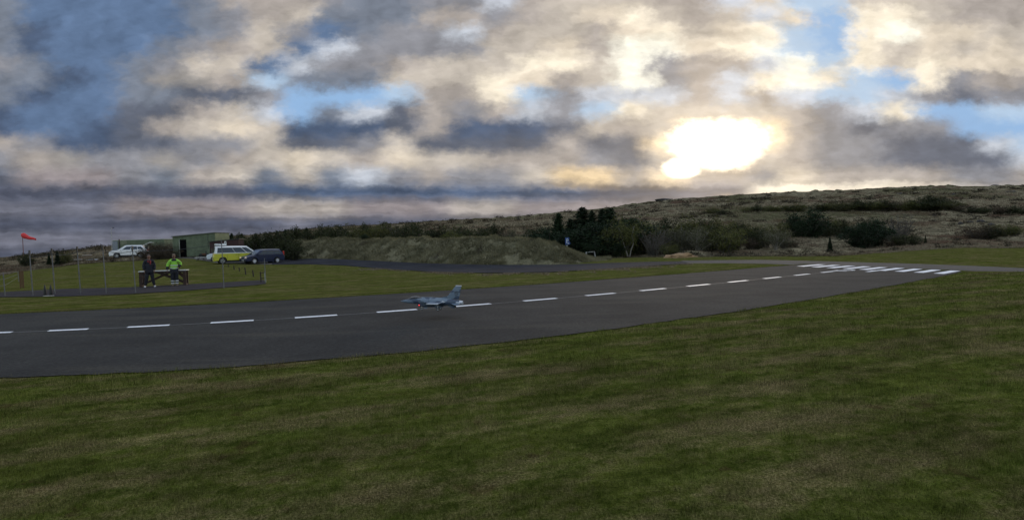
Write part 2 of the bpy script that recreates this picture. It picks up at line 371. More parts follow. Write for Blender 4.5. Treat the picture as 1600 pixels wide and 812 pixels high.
# two rows behind the camera so that the sheet goes on all round
nb = len(V); back = []
for y in (-30, -600):
    for t in TT: back.append((t*(-y)*1.0 if False else np.clip(t*400, -900, 900), y, 0))
ground = mesh_np('ground', V, F, M_ground, smooth=True, attrs={'heath': HMv})
tag(ground, kind='structure', label='mown green and straw turf running up into brown heath hillside')
# the part of the sheet beside and behind the camera
bx = [(-900, -600), (900, -600), (900, .5), (-900, .5)]
g2 = mesh_np('ground', [(x, y, -.02) for x, y in ((-1500, -1000), (1500, -1000), (1500, .45), (-1500, .45))], [(0, 1, 2, 3)], M_ground, attrs={'heath': [0]*4}); tag(g2, kind='structure')
sl_, sr_ = TT[0], TT[-1]
for s_ in (sl_, sr_):
    e = [(s_*d, d) for d in (.45, 60, 400, 6000)]; far_x = math.copysign(14500, s_)
    VV = []; 
    for x, y in e: VV += [(x, y, Hs(x, y)-.02), (x+math.copysign(3000, s_), y*.2-5 if False else y, Hs(x, y)-.02)]
    g = mesh_np('ground', VV, [(0, 1, 3, 2), (2, 3, 5, 4), (4, 5, 7, 6)], M_ground, attrs={'heath': [0, 0, 1, 1, 1, 1, 1, 1]}); tag(g, kind='structure')
# distant sea
M_sea = pbr('sea', (.02, .035, .05), .25)
sea = mesh_np('sea', [(-9000, 4200, -1.0), (6000, 4200, -1.0), (6000, 16000, -1.0), (-9000, 16000, -1.0)], [(0, 1, 2, 3)], M_sea); tag(sea, kind='structure')
# ------------------------------------------------------------------ sheets lying on the ground
def strip(name, near, far, mat, off=.02, sub=24, rows=6, zfun=H0):
    """a sheet between two edge lines given as world points (same number of points)"""
    near = np.array([[p[0], p[1]] for p in near]); far = np.array([[p[0], p[1]] for p in far])
    def res(a, n):
        t = np.linspace(0, len(a)-1, n); return np.stack([np.interp(t, np.arange(len(a)), a[:, i]) for i in (0, 1)], 1)
    n = (len(near)-1)*sub+1; a, b = res(near, n), res(far, n)
    f = np.linspace(0, 1, rows)[:, None, None]; q = a[None]*(1-f)+b[None]*f
    z = zfun(q[..., 0], q[..., 1])+off
    V = np.concatenate([q, z[..., None]], -1).reshape(-1, 3)
    return tag(mesh_np(name, V, grid_faces(rows, n), mat, smooth=True), kind='structure')
# lens model of the photograph: maps the straight strip onto the ground as this camera sees it
FE = [852.0838, 0.041594, -0.0391457, -0.0274674, 0.439248]
CL, WN, WF, S0, PER, DUT = 7.70019, 2.93752, 2.61872, -3.78969, 1.170152, .510106
def Wp(X, Y):
    f, k, p, r, a = FE
    fw = Vector((math.sin(a)*math.cos(p), math.cos(a)*math.cos(p), math.sin(p))); rr = Vector((math.cos(a), -math.sin(a), 0)); uu = rr.cross(fw)
    r2 = rr*math.cos(r)+uu*math.sin(r); u2 = uu*math.cos(r)-rr*math.sin(r)
    P_ = Vector((X, Y, -1)); x, y, z = P_.dot(r2), P_.dot(u2), P_.dot(fw); rho = math.hypot(x, y); th = math.atan2(rho, z)
    R_ = f*(th+k*th**3); px, py = 800+R_*x/rho, 406-R_*y/rho
    d = ray(px, py); t = CAMH/-d.z
    return (d.x*t, d.y*t)
def edge(Y, xa=-8.6, xb=15.25, n=60): return [Wp(x, Y) for x in np.linspace(xa, xb, n)]
def extend(e, L=60):
    (x0, y0), (x1, y1) = e[0], e[1]; l = math.hypot(x1-x0, y1-y0)
    return [(x0-(x1-x0)/l*L, y0-(y1-y0)/l*L)] + e
nearE = [Wp(x, CL-WN+.10*max(0, min(1, (x-13)/1.5))) for x in np.linspace(-8.6, 14.3, 60)]
farE = [Wp(x, CL+WF-.12*max(0, (x-12)/3)) for x in np.linspace(-8.6, 15.1, 60)]
def wig(e, s):
    e = np.array(e); t = np.linspace(0, len(e)-1, 900); x = np.interp(t, np.arange(len(e)), e[:, 0]); y = np.interp(t, np.arange(len(e)), e[:, 1])
    return list(zip(x, y+.055*fbm(x/1.1+s, x*0+.5, 4, 3)+.03*fbm(x/.18+s, x*0+7.5, 2, 5)))
runway = strip('runway', extend(wig(nearE, 0)), extend(wig(farE, 50)), M_asph, .014, 1, 8)
def quadmark(name, quads, mat, off):
    V = []; F = []
    for q in quads:
        i = len(V); V += [(*Wp(X, Y), off) for X, Y in q]; F.append((i, i+1, i+2, i+3))
    return tag(mesh_np(name, V, F, mat), kind='structure')
wdt = .060
qs = []
for k in range(-6, 15):
    x1 = S0+k*PER; x0 = x1-PER*DUT
    for j in range(4):
        a_, b__ = x0+(x1-x0)*j/4, x0+(x1-x0)*(j+1)/4
        qs.append(((a_, CL-wdt), (b__, CL-wdt), (b__, CL+wdt), (a_, CL+wdt)))
dash = quadmark('centre_line_marking', qs, M_paint, .022)
quadmark('joint_line', [((x, CL-.012), (x+.5, CL-.012), (x+.5, CL+.012), (x, CL+.012)) for x in np.arange(-9, 12.4, .5)], M_seam, .018)
th = []
for i in range(9):
    y = 5.10+i*.565; xo = (y-5.1)*.115; wb = .140
    th.append(((13.28+xo, y-wb), (14.52+xo, y-wb), (14.52+xo, y+wb), (13.28+xo, y+wb)))
quadmark('threshold_marking', th, M_paint, .022)
# painted runway number 21, read from the strip
def seg(x0, y0, x1, y1): return ((x0, y0), (x1, y0), (x1, y1), (x0, y1))
nx, ny = 12.72, 7.42; L_ = .62; Wd = .42; t_ = .10
two = [seg(nx, ny, nx+.09, ny+Wd), seg(nx+.27, ny+.06, nx+.36, ny+Wd-.06), seg(nx+L_-.09, ny+.04, nx+L_, ny+Wd-.02), seg(nx+.09, ny+Wd-t_, nx+.27, ny+Wd), seg(nx+.36, ny, nx+L_-.09, ny+t_)]
one = [seg(nx+.18, ny-.60, nx+L_+.14, ny-.46), seg(nx+L_-.02, ny-.46, nx+L_+.08, ny-.38)]
quadmark('runway_number', two+one, M_paint, .022)
hp = lambda pts: [hit(x, y) for x, y in pts]
# black gravel road past the mound
strip('gravel_road', hp([(425,413.5),(480,413),(540,415),(600,420),(680,425),(760,427),(860,425.5),(960,419.5),(1020,415.5),(1078,411.8)]),
      hp([(425,404.5),(480,404.2),(540,405.5),(600,408.3),(680,412),(760,414),(860,414),(960,411),(1020,409),(1066,408.5)]), M_gravel, .03, 14, 6)
# pale asphalt taxi path curving round the runway end
strip('path', hp([(1055,411.6),(1130,411.2),(1200,412.2),(1252,414.2),(1350,417),(1450,420.6),(1522,423.6),(1600,424.6),(1800,429),(2100,436)]),
      hp([(1066,407.2),(1120,406.4),(1190,406),(1250,407.2),(1350,409.8),(1450,412.8),(1522,415.4),(1600,419),(1800,422),(2100,427)]), M_conc, .009, 14, 5)
strip('path', hp([(-420,482),(-200,474),(0,464.5),(100,463.5),(200,460),(300,453.5),(400,445.5),(416,443.5)]),
      hp([(-420,468),(-200,462),(0,456.5),(100,451.5),(200,449),(300,444),(400,438.5),(412,437.5)]), asphalt('dark_paving', (.028, .025, .028), (.042, .037, .040), .3), .02, 10, 5)
# bare parking ground
M_dirt, w_, b_ = new_mat('bare_ground'); pos = geo_pos(w_)
w_.put(b_.inputs['Base Color'], w_.mix(w_.mr(w_.noise(pos, .8, 6, .7), .35, .65), (.035, .034, .034, 1), (.085, .075, .055, 1))); b_.inputs['Roughness'].default_value = .95
strip('parking_ground', hp([(262,403.6),(300,404.3),(340,410.8),(390,412.8),(430,413.4)]), hp([(262,397.5),(300,398),(340,399.5),(390,401),(430,403)]), M_dirt, .02, 20, 6)
# ------------------------------------------------------------------ grassed earth mound
M_mound, w_, b_ = new_mat('mound_turf'); pos = geo_pos(w_)
def mound_col(w, pos):
    c = w.mix(w.mr(w.noise(pos, .55, 5, .65), .36, .64), (.080, .076, .044, 1), (.175, .160, .098, 1))
    c = w.mix(w.mr(w.noise(pos, .9, 4, .6), .56, .68), c, (.060, .052, .036, 1))
    return w.vm('SCALE', c, scale=w.mr(w.noise(pos, 7, 4, .65), .3, .7, .6, 1.4, 'LINEAR'))
w_.put(b_.inputs['Base Color'], mound_col(w_, pos)); b_.inputs['Roughness'].default_value = .95; b_.inputs['Specular IOR Level'].default_value = .1
bp = w_.node('ShaderNodeBump'); bp.inputs['Strength'].default_value = 1; bp.inputs['Distance'].default_value = .12
w_.put(bp.inputs['Height'], w_.noise(pos, 4, 6, .7)); w_.put(b_.inputs['Normal'], bp.outputs[0])
FOOT = [(446,402.5),(480,403.6),(520,404.6),(560,405.8),(600,408),(640,410),(700,412.4),(760,413.6),(820,413.8),(860,413.6),(900,411.5),(930,408.5),(955,406.3)]
TOPY = [(446,386),(462,379),(480,377.3),(520,376.5),(560,374.5),(600,376.5),(650,374.5),(700,373.6),(760,373),(800,372),(830,374),(860,379),(882,387.5),(897,392.5),(910,398),(919,402),(932,405.3),(955,405.9)]
nc, nr = 520, 44
VM = []; uu_ = np.linspace(446, 955, nc)
for iu, u in enumerate(uu_):
    fy = np.interp(u, [a for a, b in FOOT], [b for a, b in FOOT]); ty = np.interp(u, [a for a, b in TOPY], [b for a, b in TOPY])
    ft = hit(u, fy); dep = ft.y
    cr = dep+4.6; d = ray(u, ty); tt = cr/d.y; hz = CAMH+d.z*tt; base = float(H0(d.x*tt, cr)); hgt = max(.05, hz-base)
    for iv in range(nr):
        v = iv/(nr-1)*3.0                                  # 0 foot, 1 crest front, 2 crest back, 3 back foot
        if v <= 1.2: yy = dep+4.0*v; e = min(1, v); s = e*e*(3-2*e)*.55+e*.45
        elif v <= 1.8: yy = dep+4.8+(v-1.2)*3; s = 1
        else: e = (v-1.8)/1.2; yy = dep+6.6+e*5; s = 1-e*e*(3-2*e)
        x = ray(u, (fy+ty)/2).x/ray(u, (fy+ty)/2).y*yy
        n = (.22*float(fbm(np.array(x/1.6), np.array(yy/1.6), 3, 5))+.16*float(fbm(np.array(x/.5), np.array(yy/.5), 2, 9)))*min(1, s*2.2)*min(1, hgt*hgt*.4)
        gul = -.35*max(0, float(vnoise(np.array(x/3.1), np.array(.3+yy/9), 77)))*math.sin(math.pi*min(1, max(0, s)))
        VM.append((x, yy, float(H0(x, yy))-.05+(hgt+.05)*s+n+gul*min(1, hgt*hgt*.4)))
mound = mesh_np('earth_mound', VM, grid_faces(nc, nr)[:, ::-1], M_mound, smooth=True)
tag(mound, kind='structure')
MV = np.array(VM).reshape(nc, nr, 3)
# ------------------------------------------------------------------ object helpers
class MB:
    def __init__(s): s.bm = bmesh.new()
    def box(s, c, d, rot=None, bevel=0):
        r = bmesh.ops.create_cube(s.bm, size=1); vs = r['verts']
        bmesh.ops.scale(s.bm, vec=d, verts=vs)
        if bevel:
            es = list({e for v in vs for e in v.link_edges})
            rr = bmesh.ops.bevel(s.bm, geom=es, offset=bevel, segments=2, affect='EDGES', profile=.6)
            vs = list({v for f in rr['faces'] for v in f.verts} | {v for v in vs if v.is_valid})
        if rot: bmesh.ops.rotate(s.bm, cent=(0, 0, 0), matrix=rot if isinstance(rot, Matrix) else Matrix.Rotation(rot, 3, 'Z'), verts=vs)
        bmesh.ops.translate(s.bm, vec=c, verts=vs); return s
    def tube(s, pts, rad, seg=10, cap=True):
        pts = [Vector(p) for p in pts]; rad = rad if hasattr(rad, '__len__') else [rad]*len(pts)
        rings = []; ref = None
        for i, p in enumerate(pts):
            d = (pts[min(i+1, len(pts)-1)]-pts[max(i-1, 0)]).normalized()
            if ref is None: ref = Vector((0, 0, 1)) if abs(d.z) < .9 else Vector((1, 0, 0))
            a = d.cross(ref).normalized(); b = d.cross(a).normalized(); ref = b.cross(d) if False else ref
            rings.append([s.bm.verts.new(p+(a*math.cos(t)+b*math.sin(t))*rad[i]) for t in (2*math.pi*k/seg for k in range(seg))])
        for r0, r1 in zip(rings, rings[1:]):
            for k in range(seg): s.bm.faces.new((r0[k], r0[(k+1) % seg], r1[(k+1) % seg], r1[k]))
        if cap: s.bm.faces.new(rings[0][::-1]); s.bm.faces.new(rings[-1])
        return s
    def loft(s, rings, cap=True, closed=True):
        rv = [[s.bm.verts.new(p) for p in r] for r in rings]; n = len(rv[0])
        for a, b in zip(rv, rv[1:]):
            for k in range(n if closed else n-1):
                try: s.bm.faces.new((a[k], a[(k+1) % n], b[(k+1) % n], b[k]))
                except ValueError: pass
        if cap:
            s.bm.faces.new(rv[0][::-1]); s.bm.faces.new(rv[-1])
        return s
    def poly(s, pts, thick=None):
        """a flat polygon; with thick (a vector) a slab"""
        a = [s.bm.verts.new(p) for p in pts]; s.bm.faces.new(a)
        if thick is not None:
            t = Vector(thick); b = [s.bm.verts.new(Vector(p)+t) for p in pts]; s.bm.faces.new(b[::-1])
            for k in range(len(a)): s.bm.faces.new((a[k], b[k], b[(k+1) % len(a)], a[(k+1) % len(a)]))
        return s
    def ell(s, c, r, u=16, v=10, rot=None):
        rr = bmesh.ops.create_uvsphere(s.bm, u_segments=u, v_segments=v, radius=1); vs = rr['verts']
        bmesh.ops.scale(s.bm, vec=r, verts=vs)
        if rot: bmesh.ops.rotate(s.bm, cent=(0, 0, 0), matrix=rot, verts=vs)
        bmesh.ops.translate(s.bm, vec=c, verts=vs); return s
    def build(s, name, mat, parent=None, smooth=30):
        bmesh.ops.recalc_face_normals(s.bm, faces=s.bm.faces)
        me = bpy.data.meshes.new(name); s.bm.to_mesh(me); s.bm.free()
        if smooth:
            me.polygons.foreach_set('use_smooth', np.ones(len(me.polygons), bool)); me.set_sharp_from_angle(angle=R(smooth))
        me.materials.append(mat)
        o = bpy.data.objects.new(name, me); col.objects.link(o)
        if parent: o.parent = parent
        return o
def root(name, label, cat, loc=(0, 0, 0), rz=0, group=None):
    o = bpy.data.objects.new(name, None); col.objects.link(o); o.empty_display_size = .2
    o.location = loc; o.rotation_euler = (0, 0, rz); return tag(o, label, cat, group)
def copy_tree(o, parent=None):
    c = o.copy(); col.objects.link(c); c.parent = parent
    for ch in [x for x in o.children]: copy_tree(ch, c)
    return c
def sight(p): return math.atan2(p[0], p[1])
def skin(name, pts, edges, rads, mat, parent=None, sub=2, rootv=0):
    me = bpy.data.meshes.new(name); me.from_pydata([tuple(p) for p in pts], edges, [])
    o = bpy.data.objects.new(name, me); col.objects.link(o)
    m = o.modifiers.new('s', 'SKIN'); m.use_smooth_shade = True; m.branch_smoothing = .5
    for i, d in enumerate(me.skin_vertices[0].data):
        r = rads[i]; d.radius = r if hasattr(r, '__len__') else (r, r); d.use_root = (i == rootv)
    u = o.modifiers.new('u', 'SUBSURF'); u.levels = sub; u.render_levels = sub
    dg = bpy.context.evaluated_depsgraph_get(); new = bpy.data.meshes.new_from_object(o.evaluated_get(dg))
    bpy.data.objects.remove(o); bpy.data.meshes.remove(me); new.name = name
    new.polygons.foreach_set('use_smooth', np.ones(len(new.polygons), bool))
    new.materials.clear(); new.materials.append(mat)
    o = bpy.data.objects.new(name, new); col.objects.link(o)
    if parent: o.parent = parent
    return o
M_tyre = pbr('tyre_rubber', (.018, .018, .018), .8); M_black = pbr('black_plastic', (.02, .02, .022), .5)
M_glass = pbr('dark_glass', (.02, .028, .035), .06, spec=.8); M_rim = pbr('alloy', (.45, .46, .48), .35, .8)
M_hub = pbr('hubcap', (.62, .63, .66), .4, .1); M_lamp = pbr('lamp_glass', (.75, .76, .78), .12, .2)
M_red = pbr('red_lamp', (.55, .03, .02), .25); M_steel = pbr('galvanised', (.42, .43, .44), .5, .6, var=.25)
M_white = pbr('white_paint', (.78, .79, .80), .28, coat=.4); M_plate = pbr('number_plate', (.7, .7, .68), .5)
# ------------------------------------------------------------------ vehicles
def wheel(parent, x, y, r, wd, side, rimm, spokes=5):
    w = root('wheel', None, None); w.parent = parent; w.location = (x, y, r)
    del_ = [(r*.62, -wd*.5), (r*.93, -wd*.5), (r, -wd*.36), (r, wd*.36), (r*.93, wd*.5), (r*.62, wd*.5)]
    mb = MB(); n = 28
    mb.loft([[(a*math.cos(2*math.pi*k/n), b, a*math.sin(2*math.pi*k/n)) for k in range(n)] for a, b in del_], cap=False)
    mb.build('tyre', M_tyre, w)
    mb = MB(); yo = side*wd*.5
    mb.loft([[(a*math.cos(2*math.pi*k/n), yo-side*b, a*math.sin(2*math.pi*k/n)) for k in range(n)] for a, b in ((r*.64, .0), (r*.58, .015), (r*.52, .07))], cap=False)
    for k in range(spokes):
        t = 2*math.pi*k/spokes
        mb.box((math.cos(t)*r*.32, yo-side*.02, math.sin(t)*r*.32), (r*.5, .03, r*.17), Matrix.Rotation(-t, 3, 'Y'))
    mb.ell((0, yo-side*.015, 0), (r*.14, .03, r*.14), 12, 8)
    mb.build('rim', rimm, w)
    mb = MB(); mb.loft([[(a*math.cos(2*math.pi*k/n), yo-side*.09, a*math.sin(2*math.pi*k/n)) for k in range(n)] for a in (r*.6, .01)], cap=False); mb.build('brake_disc', M_black, w)
    return w
def car(name, label, cat, paint, prof, gh, W, wheels, wr, roofpaint=None, windows=(), side_lo=.22, rimm=None, lamps=True, cargs={}):
    """prof: outline of the lower body (x, z) front to rear over the top; gh: cabin (x at belt front, x roof front, x roof rear, x belt rear, belt z, roof z)"""
    t = root(name, label, cat); hw = W/2; L0 = prof[0][0]; L1 = prof[-1][0]
    # lower outline closed along the sill with wheel arches
    out = list(prof)
    bot = []
    for wx in sorted(wheels):                       # from rear to front (rear has smaller x here)
        bot += [(wx+wr*1.17*math.cos(a), wr+wr*1.17*math.sin(a)) for a in np.linspace(math.pi*1.0, 0, 12)]
    bot = [(x, max(z, side_lo)) for x, z in bot]
    ring = out + [(L1, side_lo)] * 0 + bot
    cx = sum(p[0] for p in ring)/len(ring); cz = .6
    def sl(y, sx, sz): return [((x-cx)*sx+cx, y, (z-cz)*sz+cz) for x, z in ring]
    mb = MB(); mb.loft([sl(-hw, .965, .90), sl(-hw+.05, .985, .965), sl(-hw+.16, 1, 1), sl(hw-.16, 1, 1), sl(hw-.05, .985, .965), sl(hw, .965, .90)])
    body = mb.build('body', paint, t, 40)
    MB().box(((L0+L1)/2, 0, .42), (abs(L0-L1)-1.5, W-.5, .5)).build('underbody', M_black, t)
    bf, rf, rr_, br, zb, zr = gh; wb, wt = hw-.07, hw-.24
    zb -= .03
    def P(sd, s, v):  # point on the cabin side: s along 0 front..1 rear, v 0 belt..1 roof
        xb = bf+(br-bf)*s; xr = rf+(rr_-rf)*s
        bulge = .03*math.sin(math.pi*v)
        return Vector((xb+(xr-xb)*v, sd*(wb+(wt-wb)*v+bulge), zb+(zr-zb)*v))
    mb = MB(); rings = []
    for s_ in np.linspace(0, 1, 9):
        rg = []
        for sd, vs in ((-1, np.linspace(0, .93, 5)), (1, np.linspace(.93, 0, 5))):
            for v in vs: rg.append(P(sd, s_, v))
        mid = rg[4].lerp(rg[5], .5); crown = .055*math.sin(math.pi*(.15+.7*s_))
        a, b = rg[4], rg[5]
        top = [a.lerp(b, .12)+Vector((0, 0, .055+crown*.5)), a.lerp(b, .5)+Vector((0, 0, .065+crown)), a.lerp(b, .88)+Vector((0, 0, .055+crown*.5))]
        rings.append(rg[:5]+top+rg[5:])
    mb.loft(rings); mb.build('cabin', roofpaint or paint, t, 40)
    for sd in (-1, 1):
        for (s0, s1, v0, v1) in windows:
            pts = []
            n = 6
            lo = [P(sd, s0+(s1-s0)*k/n, v0) for k in range(n+1)]; hi = [P(sd, s0+(s1-s0)*k/n, v1) for k in range(n+1)]
            mid = [P(sd, s0+(s1-s0)*k/n, (v0+v1)/2) for k in range(n+1)]
            off = Vector((0, sd*.012, .003)); mb = MB()
            mb.loft([[p+off for p in lo], [p+off for p in mid], [p+off for p in hi]], cap=False, closed=False); mb.build('window', M_glass, t)
    for s_, nm in ((0, 'windscreen'), (1, 'rear_window')):
        a, b, c, d = P(-1, s_, .12), P(1, s_, .12), P(1, s_, .90), P(-1, s_, .90)
        o = Vector((.014 if (s_ == 0) == (bf > br) else -.014, 0, .008))
        q = [a.lerp(b, .06), a.lerp(b, .94), d.lerp(c, .94), d.lerp(c, .06)]
        MB().poly([p+o for p in q]).build(nm, M_glass, t, 0)
    for wx in wheels:
        for sd in (-1, 1): wheel(t, wx, sd*(hw-.12), wr, .22, sd, rimm or M_rim, cargs.get('spokes', 5))
    for sd in (-1, 1):
        if lamps:
            MB().box((L0-.05, sd*(hw-.30), .70), (.14, .36, .15), bevel=.03).build('headlight', cargs.get('hl', M_lamp), t)
            MB().box((L1+.03, sd*(hw-.16), cargs.get('tz', .92)), (.1, .2, cargs.get('th', .28)), bevel=.03).build('tail_light', M_red, t)
        mb = MB(); mb.box((bf-.42 if bf > br else bf+.42, sd*(hw+.07), zb+.10), (.1, .2, .13), bevel=.03); mb.build('wing_mirror', cargs.get('mir', M_black), t)
        for hx in cargs.get('handles', (.15, -.75)):
            MB().box((hx, sd*(hw+.004), zb-.16), (.17, .03, .03), bevel=.008).build('door_handle', M_black, t)
        # door seams and sill
        for hx in cargs.get('seams', (.75, -.25, -1.15)):
            MB().box((hx, sd*(hw-.001), zb-.30), (.012, .012, .50)).build('door_seam', M_black, t)
        MB().box(((L0+L1)/2, sd*(hw-.05), side_lo+.02), (abs(wheels[0]-wheels[1])-2.4*wr, .10, .10), bevel=.02).build('sill', cargs.get('sill', M_black), t)
    MB().box((L0-.02, 0, .40), (.10, W-.5, .20), bevel=.03).build('grille', M_black, t)
    MB().box((L0+.045, 0, .46), (.012, .50, .11)).build('number_plate', M_plate, t)
    MB().box((L1-.005, 0, .40), (.10, W-.4, .20), bevel=.03).build('rear_bumper', cargs.get('bump', M_black), t)
    return t
def put(o, p, rel, sc_=1.0):
    """stand a thing on the ground; rel = angle between its front (+x) and screen right, seen from the camera"""
    o.location = p; o.rotation_euler = (0, 0, rel-sight(p)); o.scale = (sc_,)*3; return o
# white SUV with its tailgate up, nose to the left
suv = car('parked_suv', 'white SUV with its tailgate raised, parked before the long low container', 'car', M_white,
  [(2.15, .30), (2.22, .62), (2.14, .88), (1.75, 1.0), (1.15, 1.06), (0.2, 1.08), (-1.0, 1.10), (-1.9, 1.12), (-2.12, 1.0), (-2.2, .7), (-2.15, .32)],
  (1.28, .38, -1.5, -2.05, 1.06, 1.62), 1.86, [1.33, -1.33], .36, windows=((.14, .42, .12, .86), (.44, .69, .12, .86), (.71, .90, .22, .80)), rimm=M_rim, cargs=dict(mir=M_white))
M_cavity = M_black
tg = MB(); tg.loft([[(-1.60, -.66, 1.62), (-1.60, .66, 1.62), (-1.60, .66, 1.67), (-1.60, -.66, 1.67)], [(-2.45, -.72, 2.02), (-2.45, .72, 2.02), (-2.45, .72, 2.09), (-2.45, -.72, 2.09)], [(-2.75, -.68, 1.98), (-2.75, .68, 1.98), (-2.75, .68, 2.03), (-2.75, -.68, 2.03)]])
tgo = tg.build('tailgate', M_white, suv)
MB().box((-2.02, 0, 1.28), (.30, 1.35, .44)).build('boot_opening', M_black, suv)
for sd in (-1, 1): MB().tube([(-1.95, sd*.62, 1.35), (-2.25, sd*.66, 1.93)], .018).build('gas_strut', M_black, suv)
for sd in (-1, 1): MB().box((-.5, sd*.66, 1.70), (1.7, .04, .035), bevel=.012).build('roof_rail', M_rim, suv)
put(suv, hit(203, 402.6), R(180-8), 1.02)
# two-tone electric van
M_yel = pbr('yellow_paint', (.50, .50, .03), .28, coat=.5)
van = car('parked_van', 'yellow van with white roof and a white roof box, beside the navy estate car', 'van', M_yel,
  [(2.30, .30), (2.36, .62), (2.28, .95), (1.95, 1.12), (1.3, 1.17), (0, 1.17), (-1.4, 1.17), (-2.28, 1.17), (-2.34, .9), (-2.34, .6), (-2.28, .32)],
  (2.0, .95, -2.10, -2.27, 1.17, 1.90), 1.98, [1.50, -1.48], .37, roofpaint=M_white, windows=((.06, .22, .10, .84), (.24, .50, .10, .84), (.51, .93, .10, .84)), cargs=dict(mir=M_white, tz=1.05, th=.2, bump=M_yel, spokes=5, seams=(1.0, .1, -1.0), handles=(.2, -.1)))
MB().box((0, -1.0, 1.165), (4.3, .03, .06), bevel=.01).build('trim_strip', M_white, van); MB().box((0, 1.0, 1.165), (4.3, .03, .06), bevel=.01).build('trim_strip', M_white, van)
rb = MB(); rb.box((-1.55, 0, 2.12), (1.15, .8, .22), bevel=.06)
rbo = rb.build('roof_box', M_white, van)
MB().box((-2.39, 0, 1.52), (.02, 1.1, .42)).build('rear_glass', M_glass, van)
put(van, hit(370, 411.3), R(6), .92); 
# navy estate, nose to the left and turned to the camera
M_navy = pbr('navy_paint', (.005, .012, .050), .30, coat=.25)
M_warm = pbr('headlamp_reflection', (.8, .7, .6), .15, emit=(1, .72, .5), estr=.35)  # faint orange emission stands in for a reflection in the headlamp glass
est = car('parked_estate_car', 'navy blue estate car with white hubcaps and headlights with a warm reflection', 'car', M_navy,
  [(2.12, .28), (2.20, .55), (2.10, .78), (1.7, .90), (1.1, .97), (0.2, .98), (-1.0, 1.00), (-2.0, 1.02), (-2.18, .85), (-2.24, .55), (-2.15, .30)],
  (1.30, .40, -1.72, -2.14, .96, 1.52), 1.76, [1.30, -1.30], .325, windows=((.14, .38, .10, .86), (.40, .65, .10, .86), (.67, .91, .12, .82)), rimm=M_hub,
  cargs=dict(hl=M_warm, mir=M_navy, bump=M_navy, sill=M_navy, tz=1.1, th=.45, spokes=9))
for sd in (-1, 1): MB().box((-.7, sd*.60, 1.61), (2.0, .035, .03), bevel=.01).build('roof_rail', M_black, est)
put(est, hit(410, 411.4), R(180+27), .92)
# white hatchback, its nose showing past the tail of the van
M_wb = pbr('cool_white_paint', (.62, .68, .74), .28, coat=.4)
hat = car('parked_hatchback', 'small white hatchback mostly hidden behind the yellow van', 'car', M_wb,
  [(1.85, .28), (1.92, .55), (1.84, .80), (1.5, .94), (1.0, 1.0), (0.2, 1.0), (-.9, 1.02), (-1.7, 1.03), (-1.86, .8), (-1.88, .55), (-1.82, .30)],
  (1.0, .35, -1.3, -1.74, 1.0, 1.36), 1.68, [1.15, -1.15], .30, windows=((.16, .46, .12, .80), (.49, .86, .12, .80)), cargs=dict(seams=(.6, -.5), handles=(-.3,)))
put(hat, hit(353, 408), R(180-10), .93)
# ------------------------------------------------------------------ buildings
M_green = pbr('green_boarding', (.125, .155, .095), .75, var=.3, vscale=1.2); M_green_lit = pbr('lit_green_boarding', (.20, .225, .12), .75, var=.2, vscale=1.2)
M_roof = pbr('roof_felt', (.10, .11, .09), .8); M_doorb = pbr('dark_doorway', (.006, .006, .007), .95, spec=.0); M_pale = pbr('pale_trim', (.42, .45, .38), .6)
M_maroon = pbr('maroon_boarding', (.045, .018, .018), .8, var=.3, vscale=3)
def corr(mb, x0, x1, z0, z1, y, n, d=.03):
    """upright boards on one wall"""
    for k in range(n):
        a = x0+(x1-x0)*k/n; mb.box((a+(x1-x0)/n/2, y, (z0+z1)/2), ((x1-x0)/n*.86, d, z1-z0-.04))
hp0 = hit(271, 402.5); hut = root('hut', 'green boarded hut with a dark open doorway, right of the bushy bank', 'hut', hp0, 0)
g = lambda px, py_, dep: ((ray(px, py_).x/ray(px, py_).y)*dep)
D_ = hp0.y
HWd = 6.2; 
mb = MB(); mb.loft([[(0, 0, 0), (HWd, 0, 0), (HWd, 0, 3.05), (0, 0, 2.72)], [(0, 2.9, 0), (HWd, 2.9, 0), (HWd, 2.9, 3.05), (0, 2.9, 2.72)]])
corr(mb, 0, 1.05, .05, 2.6, -.015, 7); corr(mb, 2.02, 6.2, .05, 2.74, -.015, 26); corr(mb, 1.05, 2.02, 2.33, 2.68, -.015, 6)
mb.build('wall', M_green, hut, 0)
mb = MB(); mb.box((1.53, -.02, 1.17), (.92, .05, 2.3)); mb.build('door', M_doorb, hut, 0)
MB().box((1.03, -.06, 1.2), (.05, .08, 2.36)).build('door_frame', M_pale, hut, 0)
mb = MB(); mb.loft([[(-.08, -.16, 2.70), (HWd+.08, -.16, 3.05), (HWd+.08, -.16, 3.14), (-.08, -.16, 2.79)], [(-.08, 3.05, 2.70), (HWd+.08, 3.05, 3.05), (HWd+.08, 3.05, 3.14), (-.08, 3.05, 2.79)]]); mb.build('roof', M_roof, hut, 0)
mb = MB(); mb.box((4.0, -.07, .8), (.9, .06, .05)); mb.box((5.2, -.05, 2.0), (.03, .05, 1.9)); mb.build('batten', M_roof, hut, 0)
MB().loft([[(HWd-.02, .0, 0), (HWd+.035, .0, 0), (HWd+.035, .0, 3.04), (HWd-.02, .0, 3.04)], [(HWd-.02, 2.9, 0), (HWd+.035, 2.9, 0), (HWd+.035, 2.9, 3.04), (HWd-.02, 2.9, 3.04)]]).build('side_wall', M_green_lit, hut, 0)  # paler copy of the green boarding: light on the side wall put into colour
hut.rotation_euler = (0, 0, R(-6)); hut.scale = (.93, 1, .98)
sp = atd(332, 63.0); shed = root('shed', 'low dark maroon shed with a small white notice, behind the yellow van', 'shed', sp, R(2)); shed.scale = (.66, .45, 1.15)
